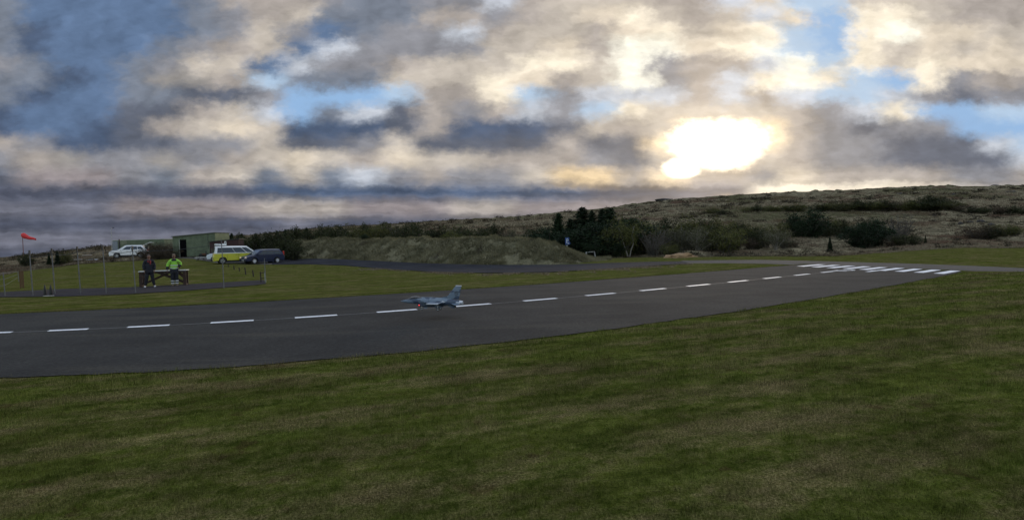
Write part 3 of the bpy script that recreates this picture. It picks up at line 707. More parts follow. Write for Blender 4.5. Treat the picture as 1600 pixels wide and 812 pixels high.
mb = MB(); mb.loft([[(-.4, 0, 0), (4.6, 0, 0), (4.6, 0, 1.95), (-.4, 0, 1.75)], [(-.4, 3, 0), (4.6, 3, 0), (4.6, 3, 1.95), (-.4, 3, 1.75)]]); corr(mb, -.4, 4.6, .05, 1.72, -.015, 26); mb.build('wall', M_maroon, shed, 0)
mb = MB(); mb.loft([[(-.5, -.15, 1.78), (4.75, -.15, 1.99), (4.75, -.15, 2.06), (-.5, -.15, 1.85)], [(-.5, 3.1, 1.78), (4.75, 3.1, 1.99), (4.75, 3.1, 2.06), (-.5, 3.1, 1.85)]]); mb.build('roof', M_black, shed, 0)
MB().box((2.35, -.06, 1.62), (.36, .03, .42)).build('notice', pbr('notice_white', (.72, .73, .7), .6), shed, 0)
MB().box((2.35, -.08, 1.62), (.12, .012, .20)).build('notice_symbol', M_black, shed, 0)
# long low container with a grey end panel
cp = hit(177, 399.0); cont = root('storage_container', 'long low green storage container behind the white SUV', 'container', cp, R(-8))
mb = MB(); mb.box((4.6, 1.2, 1.18), (9.2, 2.4, 2.36)); corr(mb, 1.0, 9.2, .08, 2.3, -.02, 46, .05); mb.build('wall', M_green, cont, 0)
MB().box((.48, -.04, 1.16), (.95, .07, 2.25)).build('end_panel', pbr('grey_panel', (.20, .22, .25), .6, var=.15), cont, 0)
MB().box((4.6, 1.2, 2.40), (9.3, 2.5, .07)).build('roof', M_pale, cont, 0)
# ------------------------------------------------------------------ masts
mp_ = hit(175.5, 401); mast = root('antenna_mast', 'thin tall mast with a hooked top, left of the low container', 'mast', mp_)
hm_ = 45.5*mpp(mp_)
MB().tube([(0, 0, 0), (0, 0, hm_*.92), (.06, 0, hm_*.975), (.3, 0, hm_)], .035, 8).build('pole', M_steel, mast)
MB().ell((.36, 0, hm_-.02), (.14, .07, .06)).build('lamp_head', M_black, mast)
MB().tube([(0, 0, hm_*.73), (1.25, .6, 2.6)], .008, 5).build('stay_wire', M_steel, mast)
mp2 = hit(187.5, 399); gm = root('antenna', 'short thick post carrying a faint wire grid, above the low container', 'antenna', mp2)
h2 = 25.5*mpp(mp2); MB().box((0, 0, h2/2), (.14, .14, h2)).build('post', M_black, gm, 0)
mb = MB()
for k in range(5): mb.tube([(.1, 0, h2-.15-.16*k), (1.15, 0, h2-.15-.16*k)], .007, 4)
for k in range(6): mb.tube([(.2+.19*k, 0, h2-.05), (.2+.19*k, 0, h2-.85)], .006, 4)
mb.build('wire_grid', pbr('pale_wire', (.5, .45, .35), .6), gm)
# ------------------------------------------------------------------ windsock
wp = atd(37.0, 120); ws = root('windsock', 'red windsock flying to the right from a thin reddish pole at the far left', 'windsock', wp)
mw = mpp(wp); H_ = project(wp)[1]; hs = (H_-365)*mw
MB().tube([(0, 0, 0), (0, 0, hs)], [.075, .05], 10).build('pole', pbr('pole_red', (.16, .06, .05), .7), ws)
rings = []; n = 14
for k in range(9):
    u = k/8; x = u*20.5*mw; z = hs-.12-mw*(1.6+7.2*u**.85)+.06*math.sin(u*9); r = mw*(3.4*(1-u)**.8+1.5)*(.88+.12*math.cos(u*5))
    if k == 0: r = mw*3.5
    rings.append([(x, r*.8*math.cos(2*math.pi*i/n), z+r*math.sin(2*math.pi*i/n)) for i in range(n)])
sock = MB().loft(rings, cap=False).build('sock', pbr('red_fabric', (.62, .035, .035), .7), ws, 60)
so_ = sock.modifiers.new('t', 'SOLIDIFY'); so_.thickness = .02
MB().tube([(0, mw*2.6*math.cos(t), hs-.12-mw*1.6+mw*3.5*math.sin(t)) for t in np.linspace(0, 2*math.pi, 20)], .03, 6).build('hoop', M_steel, ws)
# ------------------------------------------------------------------ safety net fence along the pit area
FP = [(5, 427, 462), (51.5, 392, 462), (86, 389, 459.5), (126, 386, 459), (166, 383.5, 458.5), (212, 385, 457.5), (281, 398, 452), (350, 374, 450), (415, 403, 441)]
fence = root('safety_fence', 'tall thin steel posts with a top wire round the pilots area', 'fence', hit(212, 457.5))
fl = Vector(fence.location); prev = None
POSTS = [(x, t, b) for x, t, b in FP if x not in (281, 5)]
tops = []; M_fp = pbr('dull_steel', (.15, .15, .155), .7, .3, var=.3)
for i, (x, t, b) in enumerate(POSTS):
    p = hit(x, b); lean = .045 if x < 300 else 0.02
    hgt = (b-t)*mpp(p); o = p-fl; topo = Vector((o.x-lean*hgt*.6, o.y, o.z+hgt))
    mid = o.lerp(topo, .62)
    po = MB().tube([o, topo], .021, 8).build('post', M_fp, fence)
    if i < 5: MB().box(tuple(topo+Vector((0, 0, -.10))), (.05, .05, .26)).build('post_cap', M_black, po)
    MB().box(tuple(o.lerp(topo, .45)), (.05, .05, .07)).build('clamp', M_fp, po)
    tops.append(topo)
mb = MB()
for a, b in zip(tops[:5], tops[1:6]):
    for dz_ in (0.0,): mb.tube([a.lerp(b, u)+Vector((0, 0, -.22-.10*math.sin(math.pi*u)-dz_)) for u in np.linspace(0, 1, 7)], .010, 4)
mb.build('top_wire', M_black, fence)
mb = MB()
for a, b in zip(tops[:5], tops[1:6]):
    for q in (.9, 1.4): mb.tube([a+Vector((.02, 0, -q)), b+Vector((0, 0, -q))], .002, 4)
mb.build('net_wire', M_fp, fence)
# low wire fence at the far left
lf = root('low_wire_fence', 'knee high pale wire fence on two short posts at the left edge', 'fence', hit(7, 462.5)); lo = Vector(lf.location)
a = hit(8, 462.5)-lo; b = hit(29.5, 440)-lo; c = hit(-40, 470)-lo
for q, h in ((a, 36), (b, 17)): MB().tube([q, q+Vector((-.03, 0, h*.031 if q is a else h*.045))], .020, 8).build('post', M_fp, lf)
mb = MB()
ah, bh = 36*.031, 17*.045
for f in (.97, .72, .45): mb.tube([a+Vector((0, 0, ah*f)), b+Vector((0, 0, bh*f))], .007, 4); mb.tube([a+Vector((0, 0, ah*f)), c+Vector((0, 0, ah*f))], .007, 4)
mb.build('wire', M_fp, lf)
# dark rusty mesh panel beside it
rp = hit(34.5, 450.5); gp = root('mesh_panel', 'rusty brown mesh gate panel standing in the grass at the left', 'gate', rp, R(-20))
mb = MB(); mm = mpp(rp)
for k in range(11): mb.tube([(-4.5*mm+k*.9*mm, 0, .05), (-4.5*mm+k*.9*mm, 0, 27*mm)], .007, 4)
for k in range(12): mb.tube([(-4.5*mm, .008, .1+k*2.3*mm), (4.5*mm, .008, .1+k*2.3*mm)], .005, 4)
M_rust = pbr('rusty_wire', (.11, .055, .03), .9); mb.build('mesh', M_rust, gp)
mb = MB(); mb.tube([(-4.6*mm, 0, 0), (-4.6*mm, 0, 27.5*mm), (4.6*mm, 0, 27.5*mm), (4.6*mm, 0, 0)], .016, 6); mb.build('frame', M_rust, gp)
# stubby dark posts in front of the cars
M_dwood = pbr('dark_wood', (.035, .027, .020), .85, var=.3); pst0 = None
for i, (x, t, b, lab) in enumerate([(357, 413, 417, 'shortest black stake below the yellow van, first of the row'), (366, 415, 421.5, 'dark stake below the middle of the yellow van'), (374.3, 417.5, 424, 'dark stake below the nose of the yellow van'), (384, 417.5, 429, 'leaning dark stake second from the right of the stake row'), (396, 421.8, 432, 'tallest leaning dark stake, nearest the small rail')]):
    p = hit(x, b); h = (b-t)*mpp(p)
    pr = MB(); r_ = .045
    pr.tube([(0, 0, -.02), (-.03*h, 0, h*.5), (-.1*h, 0, h)], [r_, r_*.95, r_*.9], 8)
    o = pr.build('wooden_stake', M_dwood); o.location = p; tag(o, lab, 'stake', 'dark stakes in front of the parked cars')
rl = hit(408, 441); ra = root('low_rail', 'small two-post wooden rail at the end of the dark paving', 'rail', rl, R(10))
mm = mpp(rl)
for x, h in ((-.0, 16.5), (6.6, 15)): MB().tube([(x*mm, 0, 0), (x*mm-.02, 0, h*mm)], .035, 8).build('post', M_dwood if x == 0 else M_pale, ra)
MB().box((3.3*mm, 0, 15*mm), (7.4*mm, .04, .05)).build('crossbar', M_dwood, ra)
MB().box((3.3*mm, 0, 7*mm), (6.4*mm, .03, .03)).build('lower_bar', M_dwood, ra)
# two black cones on a pale board
M_cone = pbr('black_cone', (.008, .008, .010), .5)
for i, (x, lab) in enumerate([(70.7, 'slim black cone, the left one of the pair by the paving edge'), (79.8, 'slim black cone, the right one of the pair by the paving edge')]):
    p = hit(x, 461.8); mm = mpp(p); c = root('slim_cone', lab, 'cone', p, 0, 'pair of slim black cones')
    n = 14; prof = [(2.1, 0.6), (2.2, 2.0), (2.1, 6), (1.7, 10.5), (1.0, 14), (.40, 17.0), (.1, 17.8)]
    MB().loft([[(r*mm*math.cos(2*math.pi*k/n), r*mm*math.sin(2*math.pi*k/n), z*mm) for k in range(n)] for r, z in prof]).build('cone_body', M_cone, c)
    MB().box((0, 0, .3*mm), (4.4*mm, 4.4*mm, .6*mm), bevel=.01).build('base', M_black, c)
p = hit(76, 462.8); mm = mpp(p); o = MB().box((0, 0, .02), (14*mm, .16, .03), bevel=.008).build('ground_board', pbr('pale_board', (.45, .43, .36), .7)); o.location = p; tag(o, 'flat pale board lying in front of the two slim cones', 'board')
# ------------------------------------------------------------------ starting bench
M_bench = pbr('stained_timber', (.040, .018, .012), .7, var=.35, vscale=5); M_top = pbr('pale_worktop', (.60, .60, .58), .5, var=.12)
bl, br_ = hit(219.5, 448.5), hit(294.5, 445.0); cb = (bl+br_)/2; ang = math.atan2(br_.y-bl.y, br_.x-bl.x); Lb = (br_-bl).length
bench = root('work_bench', 'long timber start-up bench with white top and crossed braces, behind the two people', 'bench', cb, ang)
hb = 24.5*mpp(cb); hl = Lb/2
MB().box((0, 0, hb-.02), (Lb, .62, .045), bevel=.008).build('top', M_top, bench)
for x in (-hl+.10, hl-.12):
    for y in (-.24, .24):
        MB().box((x, y, (hb-.05)/2), (.15 if abs(x) else .1, .07, hb-.05)).build('leg', M_bench, bench, 0)
    MB().box((x, 0, .06), (.11, .62, .09)).build('foot_rail', M_bench, bench, 0)
def beam(mb, a, b, t=.08, d=.04):
    a, b = Vector(a), Vector(b); L = (b-a).length; dr = (b-a).normalized()
    mb.box(tuple((a+b)/2), (L, d, t), Matrix.Rotation(-math.asin(dr.z), 3, 'Y') if dr.x >= 0 else Matrix.Rotation(math.asin(dr.z), 3, 'Y'))
for y in (-.20, .21):
    mb = MB(); beam(mb, (-hl+.18, y, .16), (hl*.30, y, hb-.08)); beam(mb, (-hl*.30, y+.045, hb-.08), (hl-.18, y+.045, .16)); mb.build('cross_brace', M_bench, bench, 0)
    mb = MB(); beam(mb, (-hl+.16, y-.05, hb-.42), (-hl+.50, y-.05, hb-.08)); beam(mb, (hl-.50, y-.05, hb-.08), (hl-.16, y-.05, hb-.42)); mb.build('corner_brace', M_bench, bench, 0)
MB().box((0, -.27, hb-.09), (Lb-.2, .03, .10)).build('apron', M_bench, bench, 0)
# ------------------------------------------------------------------ small table, wheel, box by the hut
tp = hit(314, 407.5); tb = root('camp_table', 'low white table standing on the grass before the green hut', 'table', tp, R(-10)); mm = mpp(tp)
MB().box((0, 0, 5.4*mm), (15*mm, .6, .06), bevel=.02).build('top', M_top, tb)
for x in (-6*mm, 6*mm):
    MB().tube([(x, -.25, 0), (x*.6, .2, 5.2*mm)], .025, 6).build('leg', M_black, tb); MB().tube([(x, .25, 0), (x*.6, -.2, 5.2*mm)], .025, 6).build('leg', M_black, tb)
tp = hit(314, 402.6); mm = mpp(tp); tr = root('trailer', 'dark trailer with one big tyre parked by the hut wall', 'trailer', tp, R(8))
n = 20; rw = 3.2*mm
MB().loft([[(a*math.cos(2*math.pi*k/n), b, rw+a*math.sin(2*math.pi*k/n)) for k in range(n)] for a, b in ((rw*.5, -.1), (rw*.95, -.1), (rw, 0), (rw*.95, .1), (rw*.5, .1))], cap=True).build('tyre', M_tyre, tr)
MB().box((3*mm, .75, 4.2*mm), (13*mm, 1.3, .22), bevel=.02).build('bed', M_black, tr); MB().box((6.8*mm, .2, 6.5*mm), (.10, .10, 7*mm)).build('stanchion', M_black, tr)
MB().box((4.2*mm, 0, 5.4*mm), (6*mm, .12, 3.2*mm), bevel=.03).build('side_board', M_rust, tr)
# debris left of the container
p = hit(145.5, 407.5); mm = mpp(p); o = root('crumpled_sheet', 'crumpled pale sheet lying at the heath edge, left of the white SUV', 'sheet', p)
n = 12; V = [((i/11-.5)*12*mm, (j/5-.5)*1.4, .12+.35*abs(math.sin(i*1.3+j*.7))*mm*4*(.5+.5*i/11)) for j in range(6) for i in range(12)]
mesh_np('sheet', V, grid_faces(6, 12), pbr('pale_sheet', (.42, .46, .50), .5), o)
for i, (x, y, l, lab) in enumerate([(119, 409.2, 17, 'pale pole lying on the ground at the heath edge'), (136, 401.5, 14, 'weathered plank lying on the heath above the crumpled sheet')]):
    p = hit(x, y); mm = mpp(p); o = MB().tube([(-l/2*mm, 0, .12), (l/2*mm, .1, .16)], .08, 8).build('timber_pole', pbr('weathered_wood', (.28, .25, .21), .8)); o.location = p+Vector((0, 0, .15)); tag(o, lab, 'pole')
# ------------------------------------------------------------------ sign on the mound and goal frame
sp = hit(886.5, 404); sp = Vector((atd(886.5, 58.0).x, 58.0, 0)); zt = CAMH; 
mm = mpp(sp); ztop = CAMH + (lambda d: d.z/d.y*58.0)(ray(886, 370.8)); sign = root('info_sign', 'blue sign with white symbols on a pale post, behind the end of the mound', 'sign', (sp.x, sp.y, Hs(sp.x, sp.y)))
z0 = Hs(sp.x, sp.y); ht = ztop-z0
M_blue = pbr('sign_blue', (.02, .06, .22), .5); M_sw = pbr('sign_white', (.55, .60, .66), .5)
MB().box((0, 0, ht/2-.3), (.10, .08, ht-.6)).build('post', M_pale, sign, 0)
MB().box((.02, -.06, ht-.40), (.42, .03, .78), bevel=.01).build('panel', M_blue, sign, 0)
MB().box((.18, -.09, ht-.62+0), (.30, .03, .26), Matrix.Rotation(R(-25), 3, 'Y')).build('lower_plate', M_blue, sign, 0)
n = 18; mb = MB(); mb.loft([[(.04+a*math.cos(2*math.pi*k/n)*.75, -.085, ht-.27+a*math.sin(2*math.pi*k/n)) for k in range(n)] for a in (.145, .075)], cap=False)
mb.box((-.05, -.086, ht-.42), (.055, .012, .42)); mb.box((.15, -.112, ht-.64), (.18, .012, .07), Matrix.Rotation(R(35), 3, 'Y')); mb.box((.06, -.112, ht-.60), (.09, .012, .09)); mb.build('symbol', M_sw, sign, 0)
gp = atd(923.5, 58.6); mm = mpp(gp); goal = root('small_goal_frame', 'small white goal-like timber frame right of the mound end', 'frame', gp, R(6))
mb = MB(); M_gl = pbr('weathered_white', (.50, .50, .48), .7, var=.2)
def bar(name, a, b, t):
    a, b = Vector(a), Vector(b); MB().tube([a, b], t, 6).build(name, M_gl, goal)
bar('post', (-6*mm, 0, 0), (-7.6*mm, 0, 10.5*mm), .072); bar('post', (7.2*mm, 0, 0), (5.6*mm, 0, 11*mm), .072); bar('crossbar', (-8.2*mm, 0, 10.3*mm), (6.2*mm, 0, 11.2*mm), .06)
# ------------------------------------------------------------------ people
M_skin = pbr('skin', (.20, .10, .07), .6); M_dark = pbr('dark_cloth', (.010, .012, .020), .85, var=.25); M_jean = pbr('dark_trousers', (.010, .011, .018), .85)
M_hivis = pbr('hi_vis_yellow', (.28, .62, .06), .7, emit=None); M_refl = pbr('reflective_band', (.52, .54, .54), .45); M_shoe = pbr('pale_shoe', (.62, .64, .66), .6); M_hair = pbr('dark_hair', (.045, .035, .03), .8)
M_boot = pbr('tan_boot', (.16, .12, .08), .7); M_redc = pbr('red_collar', (.22, .015, .015), .8); M_cap = pbr('brown_cap', (.17, .12, .08), .8)
def hand(pts, edges, rads, w, dirv, out, palm=(.0, 0, 0)):
    """palm and five bent fingers continued from wrist vertex w"""
    d = Vector(dirv).normalized(); o = Vector(out).normalized(); n = d.cross(o).normalized(); W0 = Vector(pts[w])
    def add(p, par, r): pts.append(p); rads.append(r); edges.append((par, len(pts)-1)); return len(pts)-1
    pm = add(W0+d*.055, w, (.034, .020))
    for k, (s, l) in enumerate(((-.030, .066), (-.010, .078), (.010, .074), (.028, .058))):
        b = add(W0+d*.085+o*s, pm, .010); c = add(W0+d*(.085+l*.5)+o*s*1.1+n*.008, b, .009); add(W0+d*(.085+l)+o*s*1.1+n*.028, c, .008)
    b = add(W0+d*.045-o*.042, pm, .011); add(W0+d*.085-o*.058+n*.012, b, .009)
def person(label, p, rel, J, tall, cloth):
    """J: joints in metres for a 1.76 m figure facing +x?? -> faces -y (towards the camera)"""
    t = root('person', label, 'person')
    pts = [(0, 0, .93), (0, 0, 1.12), (0, .0, 1.32), (0, .0, 1.45), (0, -.01, 1.53), (0, -.015, 1.60)]
    rads = [(.155, .115), (.145, .11), (.17, .115), (.12, .09), (.055, .055), (.06, .065)]
    edges = [(0, 1), (1, 2), (2, 3), (3, 4), (4, 5)]
    def ch(par, lst):
        for q, r in lst:
            pts.append(q); rads.append(r); edges.append((par, len(pts)-1)); par = len(pts)-1
        return par
    for s, key in ((-1, 'L'), (1, 'R')):
        k = J['knee'+key]; f = J['foot'+key]
        ch(0, [((s*.10, 0, .88), (.10, .105)), (k, (.062, .066)), ((f[0], f[1]+.02, .10), (.042, .045)), ((f[0]+s*.02, f[1]-.13, .04), (.038, .03))])
        e = J['elb'+key]; h = J['wr'+key]
        w = ch(3, [((s*.185, 0, 1.425), (.062, .062)), (e, (.044, .046)), (h, (.028, .030))])
        hand(pts, edges, rads, w, J['hd'+key], J['ho'+key])
    body = skin('body', pts, edges, rads, M_skin, t, 2)
    # head: an egg with brow, nose, ears, mouth, eyes, merged with the body mesh
    mb = MB(); mb.bm.from_mesh(body.data)
    mb.ell((0, -.02, 1.655), (.078, .098, .118), 20, 16); mb.ell((0, -.055, 1.60), (.052, .058, .052), 14, 10)
    mb.ell((0, -.122, 1.645), (.014, .020, .028), 8, 6)
    for s in (-1, 1): mb.ell((s*.080, -.01, 1.645), (.014, .026, .034), 8, 6)
    body.data.name; mb.bm.to_mesh(body.data); mb.bm.free(); body.data.polygons.foreach_set('use_smooth', np.ones(len(body.data.polygons), bool))
    for s in (-1, 1): MB().ell((s*.032, -.108, 1.668), (.015, .010, .009), 8, 6).build('eye', M_black, body)
    MB().box((0, -.118, 1.598), (.044, .008, .008), bevel=.002).build('mouth', M_redc, body)
    def garment(name, sel, grow, mat, parent=t):
        ids = {i: n for n, i in enumerate(sel)}
        ee = [(ids[a], ids[b]) for a, b in edges if a in ids and b in ids]
        rr = [tuple(x+grow for x in (rads[i] if hasattr(rads[i], '__len__') else (rads[i],)*2)) for i in sel]
        return skin(name, [pts[i] for i in sel], ee, rr, mat, parent, 2)
    nL = 4; leg1 = [6, 7, 8]; arm1 = [10, 11, 12]; hlen = len(pts)
    step = (hlen-6)//2; leg2 = [6+step, 7+step, 8+step]; arm2 = [10+step, 11+step, 12+step]
    return t, garment, dict(legs=[0]+leg1+leg2, top=[0, 1, 2, 3, 4]+arm1+arm2, pts=pts, rads=rads, edges=edges, foot=[9, 9+step], arms=(arm1, arm2))
P1 = dict(kneeL=(-.14, -.03, .50), kneeR=(.14, -.02, .50), footL=(-.22, 0, 0), footR=(.22, 0, 0), elbL=(-.27, -.0, 1.16), elbR=(.27, 0, 1.16), wrL=(-.25, -.10, .93), wrR=(.25, -.10, .93), hdL=(.1, -.2, -1), hdR=(-.1, -.2, -1), hoL=(0, 1, 0), hoR=(0, 1, 0))
pp = hit(234.5, 449.0)
t1, gar, inf = person('person in dark navy jacket with red collar and pale shoes standing before the bench', pp, 0, P1, 1.76, None)
gar('trousers', inf['legs'], .030, M_jean); gar('jacket', inf['top'], .034, M_dark)
MB().loft([[(a*math.cos(q), b*math.sin(q), z) for q in np.linspace(0, 2*math.pi, 25)[:-1]] for a, b, z in ((.20, .165, .80), (.205, .17, .95), (.20, .165, 1.10), (.205, .16, 1.25))]).build('jacket_skirt', M_dark, t1)
MB().tube([(-.06, -.085, 1.44), (-.02, -.135, 1.36)], [.03, .035], 8).build('collar', M_redc, t1); MB().tube([(.07, -.085, 1.45), (.07, -.15, 1.36), (.06, -.16, 1.24)], [.03, .04, .03], 8).build('collar', M_redc, t1)
mb = MB(); mb.ell((0, -.0, 1.70), (.088, .10, .09), 18, 12); mb.build('hair', M_hair, t1)
for s in (-1, 1): MB().ell((s*.24, -.07, .05), (.055, .145, .052), 14, 8).build('shoe', M_shoe, t1)
t1.location = pp; t1.rotation_euler = (0, 0, -sight(pp)); t1.scale = (.92, .95, 52.0*mpp(pp)/1.79)
P2 = dict(kneeL=(-.10, -.03, .50), kneeR=(.10, -.03, .50), footL=(-.11, 0, 0), footR=(.11, 0, 0), elbL=(-.33, .02, 1.20), elbR=(.37, .06, 1.24), wrL=(-.36, -.06, .95), wrR=(.24, -.08, 1.06), hdL=(-.05, -.3, -1), hdR=(-1, -.1, -.5), hoL=(0, 1, 0), hoR=(0, .4, -1))
pp = hit(273.5, 446.8)
t2, gar, inf = person('person in yellow-green hi-vis jacket and dark banded trousers standing before the bench', pp, 0, P2, 1.76, None)
gar('trousers', inf['legs'], .042, M_dark); jk = gar('jacket', inf['top'], .040, M_hivis)
for z, n_ in ((.30, 0), (.17, 1)):
    for s in (-1, 1): MB().loft([[(s*.108+.098*math.cos(a), .0+.098*math.sin(a), z+dz_) for a in np.linspace(0, 2*math.pi, 19)[:-1]] for dz_ in (-.03, .03)], cap=False).build('reflective_band', M_refl, t2)
MB().loft([[(.208*math.cos(a), .168*math.sin(a), z) for a in np.linspace(0, 2*math.pi, 25)[:-1]] for z in (1.13, 1.18)], cap=False).build('reflective_band', M_refl, t2)
MB().loft([[(.218*math.cos(a), .175*math.sin(a), z) for a in np.linspace(0, 2*math.pi, 25)[:-1]] for z in (.985, 1.03)], cap=False).build('reflective_band', M_refl, t2)
MB().loft([[(a*math.cos(q), b*math.sin(q), z) for q in np.linspace(0, 2*math.pi, 25)[:-1]] for a, b, z in ((.20, .165, .93), (.205, .165, 1.05), (.20, .16, 1.25))]).build('jacket_skirt', M_hivis, t2)
MB().loft([[(a*math.cos(q), b*math.sin(q), z) for q in np.linspace(0, 2*math.pi, 25)[:-1]] for a, b, z in ((.19, .15, .78), (.21, .17, .95))]).build('waistband', M_dark, t2)
sh = MB(); sh.ell((0, .0, 1.435), (.215, .135, .085), 20, 10); sh.build('dark_yoke', M_dark, t2)
for s, a, b in ((-1, P2['elbL'], P2['wrL']), (1, P2['elbR'], P2['wrR'])):
    a, b = Vector(a), Vector(b); MB().tube([a.lerp(b, .45), a.lerp(b, 1.02)], [.080, .066], 12).build('cuff', M_dark, t2)
mb = MB(); mb.ell((0, -.01, 1.725), (.092, .108, .075), 18, 10); mb.ell((0, -.11, 1.70), (.072, .07, .014), 12, 6); mb.build('cap', M_cap, t2)
for s in (-1, 1): MB().ell((s*.12, -.07, .05), (.058, .15, .055), 14, 8).build('boot', M_boot, t2)
t2.location = pp; t2.rotation_euler = (0, 0, -sight(pp)); t2.scale = (.90, .95, 50.5*mpp(pp)/1.80)
# ------------------------------------------------------------------ the model jet just above the strip
M_jet, w_, b_ = new_mat('air_grey'); _o = w_.node('ShaderNodeTexCoord').outputs['Object']
w_.put(b_.inputs['Base Color'], w_.mix(w_.mr(w_.noise(w_.vm('MULTIPLY', _o, (1, 1, 2.2)), 6.5, 2, .4), .50, .54), (.140, .190, .250, 1), (.045, .070, .115, 1))); b_.inputs['Roughness'].default_value = .38
M_x = None; M_jetd = pbr('dark_air_grey', (.035, .055, .085), .45); M_jetl = pbr('light_air_grey', (.60, .63, .68), .4)
M_can = pbr('tinted_canopy', (.03, .025, .025), .08, spec=.8, coat=.5)
jl = 1.62; jet = root('model_jet_fighter', 'grey scale-model fighter jet with wheels down skimming over the centre line', 'model aircraft')
# local frame: nose at +x, unit = fuselage length; scaled to jl
def sec(x, hw, zt, zb, n=20, sq=.9, zc=None):
    zc = (zt+zb)/2 if zc is None else zc; r = []
    for k in range(n):
        a = 2*math.pi*k/n; c, s = math.cos(a), math.sin(a)
        r.append((x, hw*math.copysign(abs(c)**sq, c), zc+((zt-zc) if s > 0 else (zc-zb))*math.copysign(abs(s)**sq, s)))
    return r
fus = [(.500, .001, .001, -.001), (.488, .006, .006, -.006), (.45, .016, .019, -.016), (.40, .026, .032, -.025), (.34, .034, .044, -.030), (.27, .039, .052, -.034), (.20, .046, .058, -.036), (.10, .058, .061, -.040), (0, .066, .060, -.044), (-.12, .068, .058, -.045), (-.24, .064, .054, -.044), (-.34, .054, .050, -.042), (-.42, .042, .042, -.036), (-.445, .040, .039, -.034)]
MB().loft([sec(*f) for f in fus]).build('fuselage', M_jet, jet, 40)
MB().loft([sec(-.445, .036, .034, -.030), sec(-.475, .034, .032, -.028), sec(-.50, .028, .027, -.023)], cap=False).build('exhaust_nozzle', M_jetl, jet)
MB().loft([sec(-.446, .034, .032, -.028), sec(-.45, .005, .005, -.003)], cap=True).build('nozzle_core', M_black, jet)
MB().loft([sec(x, hw, zt, zb, 18, .85) for x, hw, zt, zb in ((.215, .030, -.030, -.066), (.19, .036, -.028, -.074), (.10, .040, -.02, -.080), (-.02, .042, -.01, -.076), (-.16, .036, -.01, -.062), (-.27, .02, -.02, -.046))]).build('intake', M_jetd, jet, 40)
MB().loft([sec(.217, .024, -.036, -.060, 14, .85), sec(.2155, .01, -.045, -.050, 14, .85)]).build('intake_mouth', M_black, jet)
MB().loft([sec(x, hw, zt, zb, 18, 1.0) for x, hw, zt, zb in ((.375, .004, .040, .030), (.355, .016, .054, .028), (.32, .024, .074, .03), (.27, .028, .084, .035), (.22, .027, .082, .04), (.165, .020, .070, .045), (.13, .012, .060, .050))]).build('canopy', M_can, jet, 60)
MB().tube([(.255, -.0285, .052), (.25, -.025, .074), (.247, 0, .0865), (.25, .025, .074), (.255, .0285, .052)], .0018, 6).build('canopy_frame', M_jet, jet)
MB().loft([sec(x, hw, zt, zb, 16, 1.0) for x, hw, zt, zb in ((.17, .012, .070, .04), (.10, .022, .074, .04), (-.05, .024, .072, .04), (-.2, .022, .068, .04), (-.33, .014, .060, .035))]).build('dorsal_spine', M_jet, jet, 60)
def slab(name, poly, th, mat, axis, par=jet):
    """a flying surface, thick in the middle: poly in its plane; th = half thickness"""
    cx_ = sum(p[0] for p in poly)/len(poly); cy_ = sum(p[1] for p in poly)/len(poly); cz_ = sum(p[2] for p in poly)/len(poly)
    A = Vector(axis).normalized()*th; mb = MB()
    inn = [Vector(p).lerp(Vector((cx_, cy_, cz_)), .12) for p in poly]
    mb.loft([[p+A for p in inn], [Vector(p)+A*.2 for p in poly], [Vector(p)-A*.2 for p in poly], [p-A for p in inn]]); return mb.build(name, mat, par, 20)
for s in (-1, 1):
    wz = .004
    slab('strake', [(.235, s*.036, .016), (.12, s*.070, .012), (.02, s*.085, wz), (0.0, s*.05, wz)], .004, M_jet, (0, 0, 1))
    w_ = slab('wing', [(.12, s*.050, wz), (-.085, s*.290, wz-.002), (-.175, s*.290, wz-.002), (-.215, s*.055, wz)], .006, M_jet, (0, 0, 1))
    MB().tube([(-.01, s*.298, wz), (-.03, s*.298, wz), (-.19, s*.298, wz), (-.20, s*.298, wz)], [.003, .007, .007, .004], 8).build('tip_rail', M_jetl, jet)
    slab('tailplane', [(-.30, s*.050, -.004), (-.41, s*.165, -.018), (-.475, s*.165, -.018), (-.475, s*.050, -.004)], .004, M_jetl if s < 0 else M_jet, (0, 0, 1))
    slab('ventral_fin', [(-.26, s*.034, -.040), (-.34, s*.052, -.082), (-.385, s*.050, -.078), (-.375, s*.030, -.038)], .0025, M_jetd, (0, 1, 0))
    slab('airbrake', [(-.40, s*.040, .012), (-.40, s*.062, .008), (-.475, s*.062, .006), (-.475, s*.040, .010)], .006, M_jetl, (0, 0, 1))
fin = slab('tail_fin', [(-.13, 0, .064), (-.255, 0, .095), (-.385, 0, .258), (-.475, 0, .258), (-.440, 0, .085), (-.430, 0, .050)], .005, M_jet, (0, 1, 0))
MB().box((-.43, 0, .258), (.088, .013, .012)).build('fin_cap', M_jetl, fin, 0)
for s in (-1, 1):
    mb = MB()
    # fin writing: two block letters and a dark emblem with a short serial
    x0, z0 = -.372, .150; t_ = .006
    def st(x, z, w_, h_): mb.box((x, s*.0058, z), (w_, .0012, h_))
    st(x0, z0, t_, .045); st(x0-.016, z0, t_, .045); st(x0-.008, z0+.02, .02, t_); st(x0-.008, z0, .02, t_)
    st(x0-.032, z0, t_, .045); st(x0-.048, z0, t_, .045); st(x0-.040, z0-.02, .02, t_)
    mb.box((x0-.02, s*.0058, z0-.040), (.045, .0012, .010)); mb.build('tail_code', M_black, fin, 0)
    n = 14; mb = MB(); mb.loft([[(-.20+a*math.cos(2*math.pi*k/n), s*.0655, .012+a*math.sin(2*math.pi*k/n)) for k in range(n)] for a in (.018, .001)], cap=False); mb.box((-.20, s*.0655, .012), (.07, .0015, .011)); mb.build('roundel', M_jetl, jet, 0)
    mb = MB(); mb.box((.17, s*.0495, .018), (.035, .004, .010)); mb.build('nose_marking', M_jetd, jet, 0)
